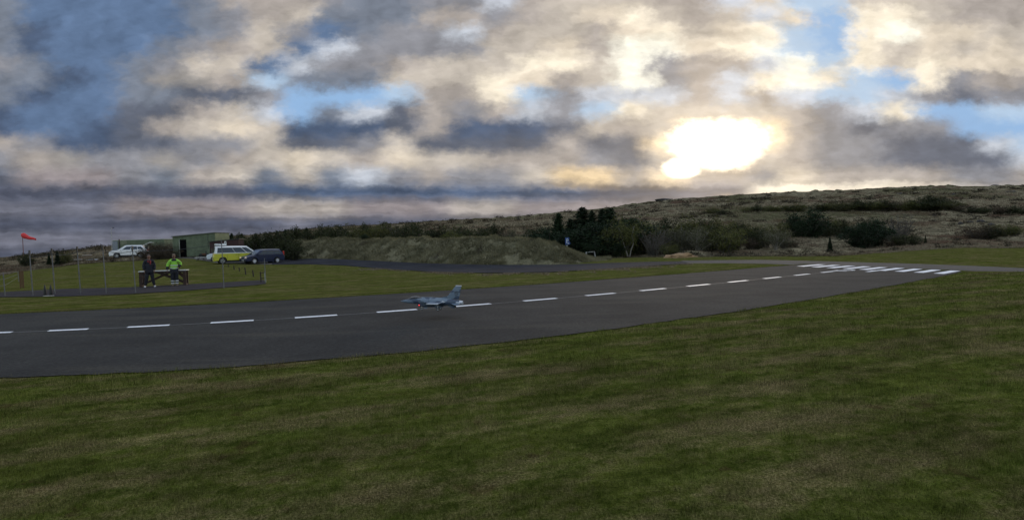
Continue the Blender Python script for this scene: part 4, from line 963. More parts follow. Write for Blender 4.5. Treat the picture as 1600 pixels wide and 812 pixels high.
def gear(x, y, wr, top, kind):
    g = root(kind, None, None); g.parent = jet; g.location = (x, y, 0)
    MB().tube([(0, 0, top), (0, 0, -.128+wr)], .0035, 8).build('strut', M_jetl, g); MB().tube([(.018, 0, top), (.0, 0, -.10)], .003, 6).build('drag_brace', M_jetl, g)
    n = 18; MB().loft([[(a*math.cos(2*math.pi*k/n), b, -.128+wr+a*math.sin(2*math.pi*k/n)) for k in range(n)] for a, b in ((wr*.5, -.008), (wr*.92, -.008), (wr, 0), (wr*.92, .008), (wr*.5, .008))]).build('tyre', M_tyre, g)
    MB().tube([(0, -.0095, -.128+wr), (0, .0095, -.128+wr)], wr*.48, 12).build('hub', M_jetl, g)
gear(.150, 0, .0165, -.06, 'nose_gear')
for s in (-1, 1):
    gear(-.125, s*.068, .020, -.04, 'main_gear'); slab('gear_door', [(-.07, s*.048, -.045), (-.07, s*.055, -.085), (-.17, s*.055, -.085), (-.17, s*.048, -.045)], .0015, M_jet, (0, 1, 0))
slab('gear_door', [(.12, .014, -.075), (.12, .018, -.10), (.06, .018, -.10), (.06, .014, -.075)], .0015, M_jet, (0, 1, 0))
for s in (-1, 1): MB().ell((.185, s*.040, -.050), (.008, .005, .008), 10, 8).build('navigation_light', pbr('red_light', (.8, .05, .04), .3, emit=(1, .06, .05), estr=2.0), jet)
jp = hit(675, 497.5); mmj = mpp(jp)
zj = CAMH + (lambda d: d.z/d.y*jp.y)(ray(675, 471.5))
jet.location = (jp.x, jp.y, zj); jet.scale = (jl,)*3
jh = 180-9.5
jet.rotation_euler = (R(0), R(-2.0), R(jh))
print('JET', [round(v, 2) for v in jet.location])
# ------------------------------------------------------------------ vegetation
def leaf_mat(name, cols_, trans=.25, rough=.75):
    m = bpy.data.materials.new(name); m.use_nodes = True; w = N(m.node_tree); b = m.node_tree.nodes['Principled BSDF']
    r = w.node('ShaderNodeAttribute', attribute_name='rnd').outputs['Fac']
    ramp = w.node('ShaderNodeValToRGB'); w.put(ramp.inputs[0], r); e = ramp.color_ramp.elements
    while len(e) < len(cols_): e.new(.5)
    for i, c in enumerate(cols_): e[i].position = i/(len(cols_)-1); e[i].color = (*c, 1)
    oi = w.node('ShaderNodeObjectInfo').outputs['Random']
    c = w.vm('SCALE', ramp.outputs[0], scale=w.mr(oi, 0, 1, .75, 1.25, 'LINEAR'))
    w.put(b.inputs['Base Color'], c); b.inputs['Roughness'].default_value = rough; b.inputs['Specular IOR Level'].default_value = .15
    tr = w.node('ShaderNodeBsdfTranslucent'); w.put(tr.inputs[0], c)
    mx = w.node('ShaderNodeMixShader'); mx.inputs[0].default_value = trans
    out = [n for n in m.node_tree.nodes if n.type == 'OUTPUT_MATERIAL'][0]
    w.put(mx.inputs[1], b.outputs[0]); w.put(mx.inputs[2], tr.outputs[0]); w.put(out.inputs[0], mx.outputs[0])
    return m
M_spruce = leaf_mat('spruce_needles', [(.008, .016, .008), (.016, .030, .013), (.030, .046, .020)], .1)
M_scrub = leaf_mat('dark_leaves', [(.014, .020, .008), (.030, .038, .014), (.060, .062, .024)], .2)
M_olive = leaf_mat('olive_leaves', [(.036, .042, .012), (.075, .082, .024), (.125, .120, .042)], .25)
M_pale = leaf_mat('pale_willow', [(.055, .058, .030), (.090, .090, .050), (.14, .13, .078)], .25)
M_brown = leaf_mat('brown_twigs', [(.035, .026, .018), (.060, .045, .028), (.090, .068, .042)], .2)
M_bark = pbr('bark', (.060, .050, .040), .9, var=.4, vscale=6); M_birch = pbr('birch_bark', (.22, .20, .17), .8, var=.35, vscale=7); M_greybark = pbr('grey_bark', (.085, .075, .062), .85, var=.3, vscale=6)
def tris_at(P, size, rg, flat=1.0, stretch=1.6):
    """one randomly turned leaf triangle per point"""
    n = len(P); a = rg.normal(size=(n, 3)); a[:, 2] *= flat; a /= np.linalg.norm(a, axis=1, keepdims=True)
    b = rg.normal(size=(n, 3)); b -= (b*a).sum(1, keepdims=True)*a; b /= np.linalg.norm(b, axis=1, keepdims=True)
    s = (size*rg.uniform(.55, 1.35, n))[:, None]
    V = np.stack([P-a*s*.5*stretch, P+b*s*.5, P+a*s*.5*stretch], 1)
    return V.reshape(-1, 3), np.arange(3*n).reshape(n, 3)
def branch_tubes(polys, seg=5):
    mb = MB()
    for pts, r0, r1 in polys:
        k = len(pts); mb.tube(pts, [r0+(r1-r0)*i/(k-1) for i in range(k)], seg)
    return mb
def make_shrub(seed, kind, hgt=1.0, wid=1.0, nst=26, leaves=2600, ls=.055, mat=None, bark=None, bare=0.0, trunk=False, low=.12):
    """unit shrub (height 1): stems fan out of the base, leaves gather in clumps on their upper parts"""
    rg = np.random.default_rng(seed); polys = []; pts = []; wt = []
    for i in range(nst):
        az_ = rg.uniform(0, 2*math.pi); rr = wid*.5*math.sqrt(rg.uniform(0, 1)); top = hgt*(1-.45*(rr/(wid*.5))**2)*rg.uniform(.62, 1.0)
        e = np.array([math.cos(az_)*rr, math.sin(az_)*rr, top]); m_ = e*np.array([.45, .45, .5])+rg.normal(size=3)*.04*hgt; m_[2] = abs(m_[2])
        b0 = np.array([math.cos(az_), math.sin(az_), 0])*(.02 if trunk else .05*wid*rg.uniform(0, 3))
        if trunk: m_[:2] *= .45
        u = np.linspace(0, 1, 6)[:, None]; cv = (1-u)**2*b0+2*u*(1-u)*m_+u*u*e
        polys.append(([tuple(p) for p in cv], .013*rg.uniform(.7, 1.3), .003))
        for u_ in rg.uniform(low if not trunk else .4, 1.0, 5):
            p0 = (1-u_)**2*b0+2*u_*(1-u_)*m_+u_*u_*e; d = rg.normal(size=3); d[2] = abs(d[2])*.8+.3; d /= np.linalg.norm(d); L = rg.uniform(.08, .20)*(.6+.6*wid)
            p1 = p0+d*L; polys.append(([tuple(p0), tuple((p0+p1)/2+rg.normal(size=3)*.01), tuple(p1)], .005, .0015))
            pts.append(p1); pts.append((p0+p1)/2); wt += [rg.uniform(.3, 1)**2, rg.uniform(.2, .8)**2]
        pts.append(e); wt.append(.8)
    pts = np.array(pts); wt = np.array(wt); wt = wt*(rg.uniform(size=len(wt)) > bare); wt /= wt.sum()
    c = rg.choice(len(pts), leaves, p=wt); P_ = pts[c]+rg.normal(size=(leaves, 3))*np.array([.050, .050, .042])*(.7+.5*wid)
    P_[:, 2] = np.maximum(P_[:, 2], .01)
    V, F = tris_at(P_, ls, rg); clump = rg.uniform(size=len(pts))[c]
    rnd = np.clip(.55*clump+.45*rg.uniform(size=leaves)+.0*P_[:, 2], 0, 1)
    return polys, V, F, np.repeat(rnd, 3)
def make_spruce(seed, wid=.42, leaves=5200, ls=.030):
    rg = np.random.default_rng(seed); polys = [([(0, 0, 0), (.01*rg.normal(), .01*rg.normal(), .5), (0, 0, 1.0)], .020, .003)]; P_ = []; rn = []
    z = .05
    while z < .985:
        r = wid*.5*(1-z)**.80*rg.uniform(.78, 1.12)+.012; nb = max(3, int(9*(1-z)+3)); ph = rg.uniform(0, 6.28)
        for k in range(nb):
            a = ph+2*math.pi*k/nb+rg.normal()*.2; L = r*rg.uniform(.62, 1.18); dr = .30 if z < .75 else -.1
            q = [(0, 0, z), (math.cos(a)*L*.5, math.sin(a)*L*.5, z+L*.05), (math.cos(a)*L, math.sin(a)*L, z-L*dr+.03*L)]
            polys.append((q, .004, .001)); n = max(6, int(leaves/150*(L/.1))); u = rg.uniform(.12, 1, n)[:, None]; q = np.array(q)
            c = (1-u)**2*q[0]+2*u*(1-u)*q[1]+u*u*q[2]+rg.normal(size=(n, 3))*np.array([.014, .014, .008])*(1.2-u*.5)
            c[:, 2] -= np.abs(rg.normal(size=n))*.010; P_.append(c); rn.append(np.clip(rg.uniform(size=n)*.6+rg.uniform()*.4, 0, 1))
        z += rg.uniform(.026, .042)*(1.25-z*.5)
    P_ = np.concatenate(P_); rn = np.concatenate(rn); V, F = tris_at(P_, ls, rg, .5, 1.9)
    return polys, V, F, np.repeat(rn, 3)
PROTO = {}
def proto(key, data, mat, bark, crown='foliage', stem='stems'):
    polys, V, F, rnd = data
    c = mesh_np(crown, V, F, mat, attrs={'rnd': rnd}).data; me = branch_tubes(polys, 5).build(stem, bark); d = me.data
    for o in [x for x in bpy.data.objects if x.data in (c, d)]: bpy.data.objects.remove(o)
    PROTO.setdefault(key, []).append((c, d, crown, stem))
for s in range(4): proto('scrub', make_shrub(100+s, 's', 1, 1.15, 26, 2600, .050), M_scrub, M_bark)
for s in range(3): proto('dense', make_shrub(200+s, 's', 1, 1.05, 40, 5200, .046, low=.02), M_spruce, M_bark)
for s in range(4): proto('olive', make_shrub(300+s, 's', 1, 1.15, 26, 3000, .048, bare=.12), M_olive, M_greybark)
for s in range(3): proto('pale', make_shrub(400+s, 's', 1, .95, 26, 2200, .034, bare=.25), M_pale, M_greybark)
for s in range(3): proto('bare', make_shrub(500+s, 's', 1, .9, 34, 900, .020, bare=.5), M_brown, M_greybark)
for s in range(3): proto('brown', make_shrub(600+s, 's', 1, 1.6, 26, 1900, .050, low=.02), M_brown, M_bark)
for s in range(4): proto('spruce', make_spruce(700+s, .62), M_spruce, M_bark, 'crown', 'trunk')
for s in range(2): proto('willow', make_shrub(800+s, 's', 1, .9, 18, 2200, .034, bare=.3, trunk=True), M_pale, M_birch, 'crown', 'trunk')
KN = dict(scrub='shrub', dense='evergreen_bush', olive='shrub', pale='willow_shrub', bare='bare_shrub', brown='heath_shrub', spruce='spruce_tree', willow='birch_tree')
cnt_ = {}
def plant(kind, p, h, label, w=1.0, group=None, tilt=0):
    k = cnt_.get(kind, 0); cnt_[kind] = k+1
    c, d, cn, sn = PROTO[kind][k % len(PROTO[kind])]
    cat = 'tree' if kind in ('spruce', 'willow') else 'shrub'
    t = root(KN[kind], label, cat, (p[0], p[1], p[2]-.04*h), random.uniform(0, 6.28), group); t.scale = (h*w, h*w, h)
    for me, nm in ((c, cn), (d, sn)):
        o = bpy.data.objects.new(nm, me); col.objects.link(o); o.parent = t
    return t
def at(px, top, dep, kind, label, w=1.0, group=None):
    """a plant in photo column px at distance dep whose top reaches row top"""
    p = atd(px, dep); h = (project(p)[1]-top)*mpp(p); return plant(kind, p, max(h, .3), label, w, group)
# --- the spruce group right of the mound
G = 'spruces in the dark grove'
at(874, 329, 66, 'spruce', 'slim dark spruce at the left of the grove, set apart from the others', 1.25, G)
at(911, 319, 68, 'spruce', 'tallest dark spruce of the grove, above the blue sign and small goal frame', 1.6, G)
at(926, 326, 72, 'spruce', 'thin spruce tip just right of the tallest spruce', 1.3, G)
at(942, 322, 71, 'spruce', 'narrow spruce in the middle of the grove, left of the broad one', 1.2, G)
at(954, 320, 67, 'spruce', 'broad-topped dark spruce at the right of the grove', 1.6, G)
at(893, 338, 67, 'spruce', 'shorter spruce between the slim one and the tallest one', 1.5, G)
GG = 'dark bushes filling the grove'
for x, t, d, l in [(888, 356, 62, 'dark bush behind the blue sign'), (902, 350, 62, 'dark bush above the left post of the small goal frame'), (918, 346, 64, 'dark bush directly behind the small goal frame'), (934, 345, 62, 'dark bush right of the small goal frame'), (950, 346, 64, 'dark bush below the broad-topped spruce'), (968, 337, 66, 'dark bush left of the forked birch'), (984, 339, 66, 'dark bush behind the forked birch'), (1000, 341, 66, 'dark bush between the forked birch and the grey bare tree'), (925, 372, 59.5, 'low dark bush at the foot of the grove, beside the goal frame'), (955, 372, 60, 'low dark bush at the foot of the grove, in its middle'), (862, 352, 66, 'dark bush left of the slim spruce'), (846, 353, 68, 'dark bush above the right shoulder of the mound')]:
    at(x, t, d, 'dense', l, 1.35, GG)
for x, t, d, l in [(962, 342, 61, 'olive leafed shrub in front of the broad-topped spruce'), (994, 340, 65, 'olive leafed shrub above the forked birch'), (1008, 344, 68, 'olive leafed shrub at the right end of the grove')]: at(x, t, d, 'olive', l, 1.0)
# forked birch
bp_ = hit(981, 400.5); mb_ = mpp(bp_); bt = root('birch_tree', 'forked pale-barked birch with two bare trunks in front of the dark grove', 'tree', bp_)
MB().tube([(0, 0, 0), (-3*mb_, 0, 10*mb_), (-7*mb_, 0, 22*mb_), (-9*mb_, .1, 36*mb_), (-14*mb_, 0, 46*mb_)], [.085, .07, .055, .04, .02], 8).build('trunk', M_birch, bt)
MB().tube([(3*mb_, 0, 0), (5*mb_, 0, 9*mb_), (9*mb_, 0, 20*mb_), (7*mb_, 0, 33*mb_), (11*mb_, 0, 48*mb_)], [.075, .06, .05, .035, .02], 8).build('trunk', M_birch, bt)
rg_ = np.random.default_rng(5); pl = []; tips = []
for k in range(60):
    z = rg_.uniform(18, 46)*mb_; sx = rg_.choice([-8, 8])*mb_; d = rg_.normal(size=3); d[2] = abs(d[2]); L = rg_.uniform(5, 13)*mb_; d = d/np.linalg.norm(d)*L; q = np.array([sx, 0, z]); pl.append(([tuple(q), tuple(q+d*.5+[0, 0, .1]), tuple(q+d)], .014, .004)); tips += [q+d, q+d*.6]
branch_tubes(pl, 4).build('branches', M_greybark, bt)
tips = np.array(tips)[rg_.integers(0, len(tips), 1500)]+rg_.normal(size=(1500, 3))*.22; V, F = tris_at(tips, .10, rg_); mesh_np('crown', V, F, M_olive, bt, attrs={'rnd': np.repeat(rg_.uniform(size=1500), 3)})
at(1020, 346, 60.5, 'bare', 'grey bare many-stemmed tree right of the forked birch', 1.1)
at(1031, 352, 63, 'bare', 'second grey bare shrub behind the grey many-stemmed tree', 1.0)
# --- pale willows and shrubs across the middle
MID = [(1052, 350, 66, 'pale'), (1066, 344, 64, 'pale'), (1079, 338, 68, 'olive'), (1090, 350, 60, 'willow'), (1104, 346, 66, 'olive'), (1118, 350, 64, 'scrub'), (1134, 352, 60, 'olive'), (1150, 354, 68, 'pale'), (1164, 352, 72, 'olive'), (1180, 356, 64, 'scrub'), (1196, 350, 66, 'pale'), (1212, 352, 61, 'willow'), (1226, 356, 64, 'pale'), (1144, 366, 62, 'scrub'), (1172, 370, 62, 'brown'), (1046, 378, 57, 'olive'), (1100, 366, 61, 'pale'), (1240, 372, 64, 'brown'), (1072, 346, 76, 'scrub'), (1126, 342, 80, 'olive'), (1156, 346, 80, 'scrub'), (1188, 350, 78, 'olive'), (1042, 342, 76, 'scrub'), (1096, 343, 78, 'scrub'), (1218, 348, 80, 'olive')]
ORD = 'first second third fourth fifth sixth seventh eighth ninth tenth eleventh twelfth thirteenth fourteenth fifteenth sixteenth seventeenth eighteenth nineteenth twentieth'.split()
def ordn(i): return ORD[i] if i < 20 else ('twenty-' if i < 30 else 'thirty-' if i < 40 else 'forty-' if i < 50 else 'fifty-')+(ORD[i % 10] if i % 10 or False else '') if i % 10 or i < 20 else {20: 'twenty-first', 30: 'thirty-first', 40: 'forty-first', 50: 'fifty-first'}[i]
LOOK = dict(scrub='dark green', dense='near black evergreen', olive='olive leafy', pale='pale greyish', bare='leafless grey', brown='low brown', spruce='dark conifer', willow='pale-stemmed')
for i, (x, t, d, k) in enumerate(sorted(MID)): at(x, t, d, k, '%s shrub, %s from left between the grove and the large dark bush' % (LOOK[k], ordn(i)), 1.25, 'thicket shrubs right of the grove')
at(1262, 324, 80, 'dense', 'large nearly black evergreen bush standing alone on the slope', 1.25)
at(1250, 340, 79, 'dense', 'smaller dark bush against the left side of the large lone one', 1.0)
at(1297, 369, 58, 'spruce', 'small dark pine in the pale grass below the large lone bush', .75)
for x, t, d, k, l in [(1290, 342, 84, 'scrub', 'dark green shrub right of the large lone bush'), (1306, 340, 86, 'olive', 'olive shrub between the lone bush and the black double bush'), (1318, 344, 78, 'scrub', 'dark green shrub leaning on the left of the black double bush'),
    (1341, 344, 66, 'dense', 'left half of the black double bush, the wider and lower one'), (1364, 338, 66, 'dense', 'right half of the black double bush, the taller one'), (1355, 350, 64, 'dense', 'black bush in front between the two halves of the double bush'),
    (1406, 325, 74, 'bare', 'spreading leafless tree with brown twigs right of the black double bush'), (1392, 336, 72, 'bare', 'smaller leafless shrub left of the spreading leafless one'),
    (1408, 366, 63, 'scrub', 'low wide dark shrub below the spreading leafless tree'), (1428, 367, 63, 'scrub', 'low wide dark shrub between the leafless tree and the tiny conifer'), (1392, 368, 64, 'brown', 'low brown shrub at the left end of the low dark row'), (1446, 366, 64, 'spruce', 'tiny upright conifer at the right end of the low dark shrubs')]:
    at(x, t, d, k, l, 1.5 if 'low wide' in l else .6 if k == 'spruce' else 1.15)
# --- shrub belt up the slope
UP = [(1098, 330, 150, 'brown'), (1112, 324, 150, 'olive'), (1128, 327, 145, 'scrub'), (1170, 323, 150, 'olive'), (1184, 320, 150, 'scrub'), (1200, 321, 150, 'olive'), (1216, 320, 150, 'olive'), (1232, 320, 150, 'scrub'), (1246, 317, 150, 'olive'),
      (1276, 318, 145, 'scrub'), (1292, 316, 145, 'olive'), (1308, 313, 145, 'scrub'), (1322, 316, 140, 'olive'), (1338, 314, 140, 'scrub'), (1352, 313, 140, 'scrub'), (1366, 315, 138, 'olive'), (1380, 312, 138, 'scrub'), (1396, 313, 138, 'brown'), (1422, 313, 135, 'olive'), (1438, 308, 135, 'scrub'), (1452, 306, 135, 'scrub'), (1466, 308, 135, 'scrub'), (1480, 313, 132, 'olive'), (1496, 318, 130, 'brown'), (1520, 322, 126, 'scrub'), (1536, 323, 124, 'scrub'), (1560, 322, 124, 'brown'), (1580, 322, 122, 'scrub'), (1598, 325, 120, 'scrub')]
for i, (x, t, d, k) in enumerate(UP): at(x, t, d, k, '%s shrub, %s from left in the belt high on the slope' % (LOOK[k], ordn(i)), 2.1, 'shrub belt high on the slope')
for i, (x, t, k, l) in enumerate([(1528, 349, 'brown', 'low brown shrub in front of the dark boulders'), (1545, 352, 'scrub', 'low dark shrub below the rightmost boulder'), (1566, 350, 'olive', 'low olive shrub near the right edge of the meadow'), (1584, 351, 'olive', 'low olive shrub closest to the right edge of the photo')]): at(x, t, 74, k, l, 1.5)
# --- shrubs behind the mound
BEH = []; rb_ = random.Random(4)
x = 452
while x < 866:
    sky = np.interp(x, [450, 500, 560, 620, 700, 780, 860], [358, 354, 350, 349, 351, 351, 352])
    k = rb_.choice(['scrub', 'scrub', 'scrub', 'olive', 'brown' if x > 640 else 'scrub', 'pale' if x > 640 else 'olive'])
    if x > 655: sky += rb_.uniform(0, 9)
    BEH.append((x, sky+rb_.uniform(-2, 7), rb_.uniform(70, 96), k)); x += rb_.uniform(8, 12.5)
for i, (x, t, d, k) in enumerate(BEH): at(x, t, d, k, '%s shrub, %s from left among those above the grassy mound' % (LOOK[k], ordn(i)), 1.15, 'shrubs behind the grassy mound')
# scraggy taller ones that break the skyline
for i, (x, t, d, k, l) in enumerate([(615, 342, 88, 'bare', 'thin leafless tree breaking the skyline above the left half of the mound'), (598, 347, 88, 'bare', 'small leafless sapling just left of the skyline tree'), (810, 331, 180, 'bare', 'tiny leafless tree alone on the hill skyline'), (540, 347, 84, 'bare', 'leafless sapling poking above shrubs near the left of the mound'), (700, 353, 82, 'pale', 'pale twiggy sapling in the gap above the middle of the mound')]): at(x, t, d, k, l, .8)
# --- dark mass left of the mound
LM = [(352, 361, 76, 'spruce'), (363, 362, 74, 'spruce'), (376, 367, 72, 'scrub'), (379, 363, 78, 'spruce'), (389, 368, 70, 'scrub'), (401, 362, 72, 'spruce'), (404, 366, 68, 'scrub'), (416, 362, 70, 'scrub'), (429, 361, 69, 'scrub'), (434, 358, 76, 'spruce'), (444, 362, 68, 'scrub'), (447, 356, 80, 'spruce'), (455, 371, 63, 'scrub'), (460, 382, 60.5, 'scrub'), (441, 376, 63, 'scrub'), (424, 378, 63, 'scrub'), (462, 356, 82, 'spruce'), (480, 353, 84, 'spruce')]
for i, (x, t, d, k) in enumerate(sorted(LM)): at(x, t, d, k, '%s, %s from left in the dark clump above the cars' % ('small pointed spruce' if k == 'spruce' else 'dense dark shrub', ordn(i)), 1.0 if k == 'spruce' else 1.25, 'dark clump above the parked cars')
# --- brown bushy bank before the container
for i, (x, t, d) in enumerate([(229, 386, 70), (232, 380, 84), (238, 378.5, 80), (248, 378, 71), (259, 379.5, 72), (267, 383, 69), (241, 390, 68), (249, 389, 67), (258, 391, 67)]): at(x, t, d, 'brown', 'brown bush, %s counted in the bank between white SUV and green hut' % ordn(i), 1.15, 'brown bushes of the bank between SUV and hut')
for x, t, l in [(257, 373, 'left leafless sapling rising above the brown bank'), (266, 370, 'right leafless sapling rising above the brown bank beside the hut')]: at(x, t, 78, 'bare', l, .5)
for x, t, d, k, l in [(37, 395.5, 75, 'scrub', 'low dark bush at the foot of the windsock pole'), (44, 397, 72, 'scrub', 'low dark bush just right of the windsock foot'), (77, 394, 72, 'spruce', 'tiny dark spruce left of the pair on the heath at left'), (90, 391, 72, 'spruce', 'small broad spruce between the second and third fence posts'), (97, 393.5, 73, 'scrub', 'dark rounded bush touching the small broad spruce'), (105, 393, 72, 'olive', 'pale olive bush left of the third fence post'), (176, 402, 66, 'brown', 'low brown bush in front of the white SUV wheels'), (166, 399, 72, 'brown', 'brown bush before the nose of the white SUV'), (160, 400, 70, 'brown', 'low brown bush left of the white SUV')]: at(x, t, d, k, l, .75)
# --- boulders
M_rock = pbr('lava_rock', (.040, .036, .034), .95, var=.5, vscale=2, bump=.8, bscale=3)
def boulder(px, py, wpx, hpx, label, dep=None, name='boulder', mat=None, flat=1):
    p = atd(px, dep) if dep else hit(px, py, True); mm = mpp(p); rg = random.Random(px)
    bm = bmesh.new(); bmesh.ops.create_icosphere(bm, subdivisions=3, radius=1)
    off = Vector((rg.uniform(0, 99), rg.uniform(0, 99), 0))
    for v in bm.verts:
        n = mnoise.fractal(v.co*1.3+off, 1, 2, 4)
        v.co *= 1+.42*n; v.co.x *= wpx*mm/2; v.co.y *= wpx*mm/2*.8; v.co.z *= hpx*mm
    me = bpy.data.meshes.new(name); bm.to_mesh(me); bm.free(); me.materials.append(mat or M_rock)
    o = bpy.data.objects.new(name, me); col.objects.link(o); o.location = p; o.location.z -= .1
    return tag(o, label, 'boulder' if mat is None else 'sand heap')
for x, y, w_, h, l in [(1501, 350, 9, 4, 'dark boulder, leftmost of the four in the pale meadow'), (1515, 347, 12, 3, 'dark flat boulder, second of the four in the meadow'), (1533, 347, 13, 4.5, 'largest dark boulder of the four in the meadow'), (1547, 351, 12, 3, 'dark boulder, rightmost of the four in the meadow')]: boulder(x, y, w_, h, l)
for x, y, w_, h, l, d in [(1038, 315, 26, 3, 'craggy rock outcrop on the skyline right of the grove', 330), (1508, 301, 13, 4, 'round dark rock high on the slope at the right', 205), (1490, 301, 8, 2.5, 'small brown rock left of the round dark one high on the slope', 200), (1405, 303, 11, 3, 'dark rock below the skyline above the shrub belt', 215), (1555, 290, 16, 3, 'skyline rock at the far right', 300), (1292, 297, 22, 3, 'knobbly rock on the skyline below the glowing cloud', 320), (1195, 306, 9, 2, 'small skyline rock right of the sun hole', 320), (1578, 298, 14, 2.5, 'dark flat rock under the skyline at the far right', 215)]: boulder(x, y, w_, h, l, d)
M_sand = pbr('sand', (.30, .19, .10), .95, var=.2, vscale=3)
boulder(1065, 402, 50, 8, 'low heap of tan sand beside the taxi path', None, 'sand_heap', M_sand)
# ------------------------------------------------------------------ grasses (stuff)
rg = np.random.default_rng(11)
def blades(P_, h, w_, rg, lean=.5):
    n = len(P_); a = rg.uniform(0, 2*math.pi, n); l = rg.uniform(0, lean, n)
    hh = h*rg.uniform(.5, 1.3, n); ww = w_*rg.uniform(.6, 1.3, n)
    d = np.stack([np.cos(a), np.sin(a), 0*a], 1); s = np.stack([-np.sin(a+1), np.cos(a+1), 0*a], 1)
    tip = P_+d*(hh*l)[:, None]; tip[:, 2] += hh*np.sqrt(np.maximum(1-l*l, .1)); b = P_.copy(); b[:, 2] -= .01
    V = np.stack([b-s*ww[:, None]/2, b+s*ww[:, None]/2, tip], 1)
    return V.reshape(-1, 3), np.arange(3*n).reshape(n, 3)
# turf in front of the camera: dense near, thinning with distance
n = 520000
d = 2.6*np.exp(rg.uniform(0, 1, n)*math.log(24/2.6)); x = rg.uniform(-1.12, 1.12, n)*d
ne = np.array(extend(nearE, 20)); yb = np.interp(x, ne[:, 0], ne[:, 1])
edge_x = np.array([p[0] for p in nearE]); ok = d < yb+.10*fbm(x/.45, x*0+2, 3, 9)+rg.normal(size=n)*.03
ok |= (x > ne[-1, 0]+.4)
x, d = x[ok], d[ok]; P_ = np.stack([x, d, np.full(len(x), .004)], 1)
V, F = blades(P_, .030, .0055, rg, .8); k_ = np.repeat(np.clip(d/6, .7, 3.5), 3)
cen = np.repeat(P_, 3, 0); hk = np.repeat(np.clip(1+1.0*fbm(x/.35, d/.35, 3, 19), .35, 2.4), 3); V = cen+(V-cen)*np.stack([k_, k_, np.clip(k_, .7, 1.5)*hk], 1)
tag(mesh_np('grass', V, F, M_blade, attrs={'rnd': np.repeat(rg.uniform(size=len(x)), 3)}), 'short green and straw turf blades in front of the strip', 'grass', kind='stuff')
# fringe of taller grass on the far edge of the strip
M_drygrass = leaf_mat('dry_grass', [(.082, .076, .040), (.170, .156, .088), (.30, .27, .165)], .35)
M_tuss = leaf_mat('tussock_grass', [(.066, .048, .032), (.150, .122, .082), (.29, .24, .165)], .3)
fe = np.array(farE); t = rg.uniform(0, len(fe)-1, 26000); px_ = np.interp(t, np.arange(len(fe)), fe[:, 0]); py_ = np.interp(t, np.arange(len(fe)), fe[:, 1])+np.abs(rg.normal(size=len(t)))*.12-.01
V, F = blades(np.stack([px_, py_, 0*px_], 1), .05, .012, rg, .6); tag(mesh_np('grass', V, F, M_blade, attrs={'rnd': np.repeat(rg.uniform(size=len(t)), 3)}), 'grass fringe along the far edge of the asphalt', 'grass', kind='stuff')
# mound grass
n = 90000; u = rg.uniform(0, nc-1.01, n); v = rg.uniform(0, 30, n); iu, iv = u.astype(int), v.astype(int); fu, fv = (u-iu)[:, None], (v-iv)[:, None]
P_ = (MV[iu, iv]*(1-fu)+MV[iu+1, iv]*fu)*(1-fv)+(MV[iu, iv+1]*(1-fu)+MV[iu+1, iv+1]*fu)*fv
keep = (fbm(P_[:, 0]/1.3, P_[:, 2]/.8+P_[:, 1]/2, 3, 31) > -.35) | (v > 12); P_ = P_[keep]
V, F = blades(P_, .22, .04, rg, .95); cl = np.clip(.5+.45*fbm(P_[:, 0]/1.1, P_[:, 1]/1.1+P_[:, 2], 3, 8)+rg.normal(size=len(P_))*.12-.12, 0, 1)
tag(mesh_np('mound_grass', V, F, M_drygrass, attrs={'rnd': np.repeat(cl, 3)}), 'dry pale grass growing all over the long mound', 'grass', kind='stuff')
# heath tussocks
n = 210000
px_ = rg.uniform(-150, 1750, n); dd_ = np.interp(px_, HB[:, 0], HB[:, 1]); d = dd_+.3+(230-dd_)*rg.uniform(0, 1, n)**1.9; x = (px_-800)/852*d
cl = fbm(x/1.4, d/1.4, 3, 61); keep = cl > -.45; x, d, cl = x[keep], d[keep], cl[keep]
P_ = np.stack([x, d, H(x, d)], 1); V, F = blades(P_, .26, .085, rg, .9); k_ = np.repeat(np.clip(d/80, .8, 2.2), 3)[:, None]; cen = np.repeat(P_, 3, 0); V = cen+(V-cen)*k_
tone = fbm(x/12, d/12, 3, 71); rn = np.clip(.50+.35*tone+.25*cl+rg.normal(size=len(x))*.14, 0, 1)
tag(mesh_np('heath_grass', V, F, M_tuss, attrs={'rnd': np.repeat(rn, 3)}), 'tussocky straw and brown heath grass over the whole hillside', 'grass', kind='stuff')
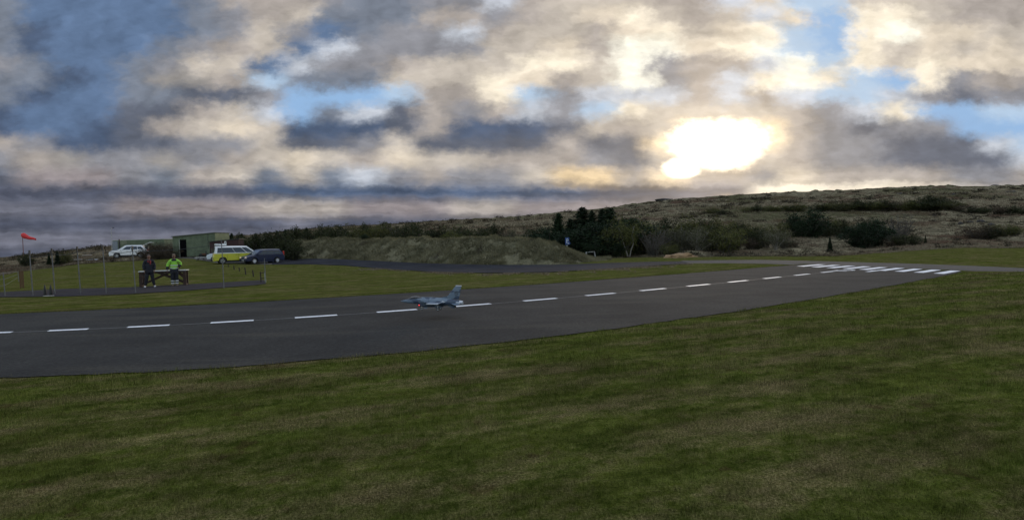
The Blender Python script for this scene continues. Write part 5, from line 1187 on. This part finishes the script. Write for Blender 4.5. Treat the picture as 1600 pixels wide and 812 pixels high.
# low heather and dwarf shrub cushions
n = 3400; px_ = rg.uniform(-100, 1700, n); dd_ = np.interp(px_, HB[:, 0], HB[:, 1]); d = dd_+1+(260-dd_)*rg.uniform(0, 1, n)**1.35; x = (px_-800)/852*d
keep = fbm(x/9, d/9, 3, 91) > .05; x, d = x[keep], d[keep]; r = rg.uniform(.25, .8, len(x))*np.clip(d/90, .7, 2); m_ = 60
c = np.repeat(np.stack([x, d, H(x, d)], 1), m_, 0); rr = np.repeat(r, m_)[:, None]; o_ = rg.normal(size=(len(c), 3)); o_[:, 2] = np.abs(o_[:, 2])*.55; P_ = c+o_*rr*.55
V, F = tris_at(P_, .22, rg); k_ = np.repeat(rr, 3, 0)*1.5; cen = np.repeat(P_, 3, 0); V = cen+(V-cen)*k_
tn = np.repeat(rg.uniform(size=len(x)), m_)
M_heather = leaf_mat('heather', [(.030, .030, .016), (.060, .048, .030), (.095, .080, .048)], .15)
tag(mesh_np('heather', V, F, M_heather, attrs={'rnd': np.repeat(np.clip(tn*.7+rg.uniform(size=len(tn))*.3, 0, 1), 3)}), 'low dark heather cushions scattered over the hillside', 'heather', kind='stuff')

# straw verge along the gravel road and little dark plants on the mound
nr_ = hp([(560,417),(600,420.6),(680,425.6),(760,427.6),(860,426.2),(960,420),(1030,415.6),(1078,412.5)]); a_ = np.array([[p.x, p.y] for p in nr_]); n = 16000
t = rg.uniform(0, len(a_)-1, n); w0 = rg.normal(size=n); x = np.interp(t, np.arange(len(a_)), a_[:, 0]); y = np.interp(t, np.arange(len(a_)), a_[:, 1])-np.abs(w0)*.9*(1+.8*fbm(t*9, t*0, 2, 5))+.2
keep = fbm(x/1.6, y/1.6, 2, 17) > -.25; x, y = x[keep], y[keep]; P_ = np.stack([x, y, H0(x, y)+.02], 1); V, F = blades(P_, .045, .07, rg, .98)
tag(mesh_np('straw_verge', V, F, M_tuss, attrs={'rnd': np.repeat(rg.uniform(.1, .9, size=len(x)), 3)}), 'dead straw grass along the near verge of the gravel road', 'grass', kind='stuff')
for x, y, h, l in [(560, 404.5, 8, 'small dark shrub at the foot of the mound, left part'), (683, 410.5, 4, 'tiny dark plant at the mound foot, left one of two'), (691, 411, 4, 'tiny dark plant at the mound foot, right one of two')]:
    p = hit(x, y); plant('dense', p, h*mpp(p), l, 1.2)
iu = int((570-446)/(955-446)*(nc-1)); q = MV[iu, 17]; plant('dense', Vector(q), .75, 'dark round shrub growing on top of the mound, left part', 1.3)
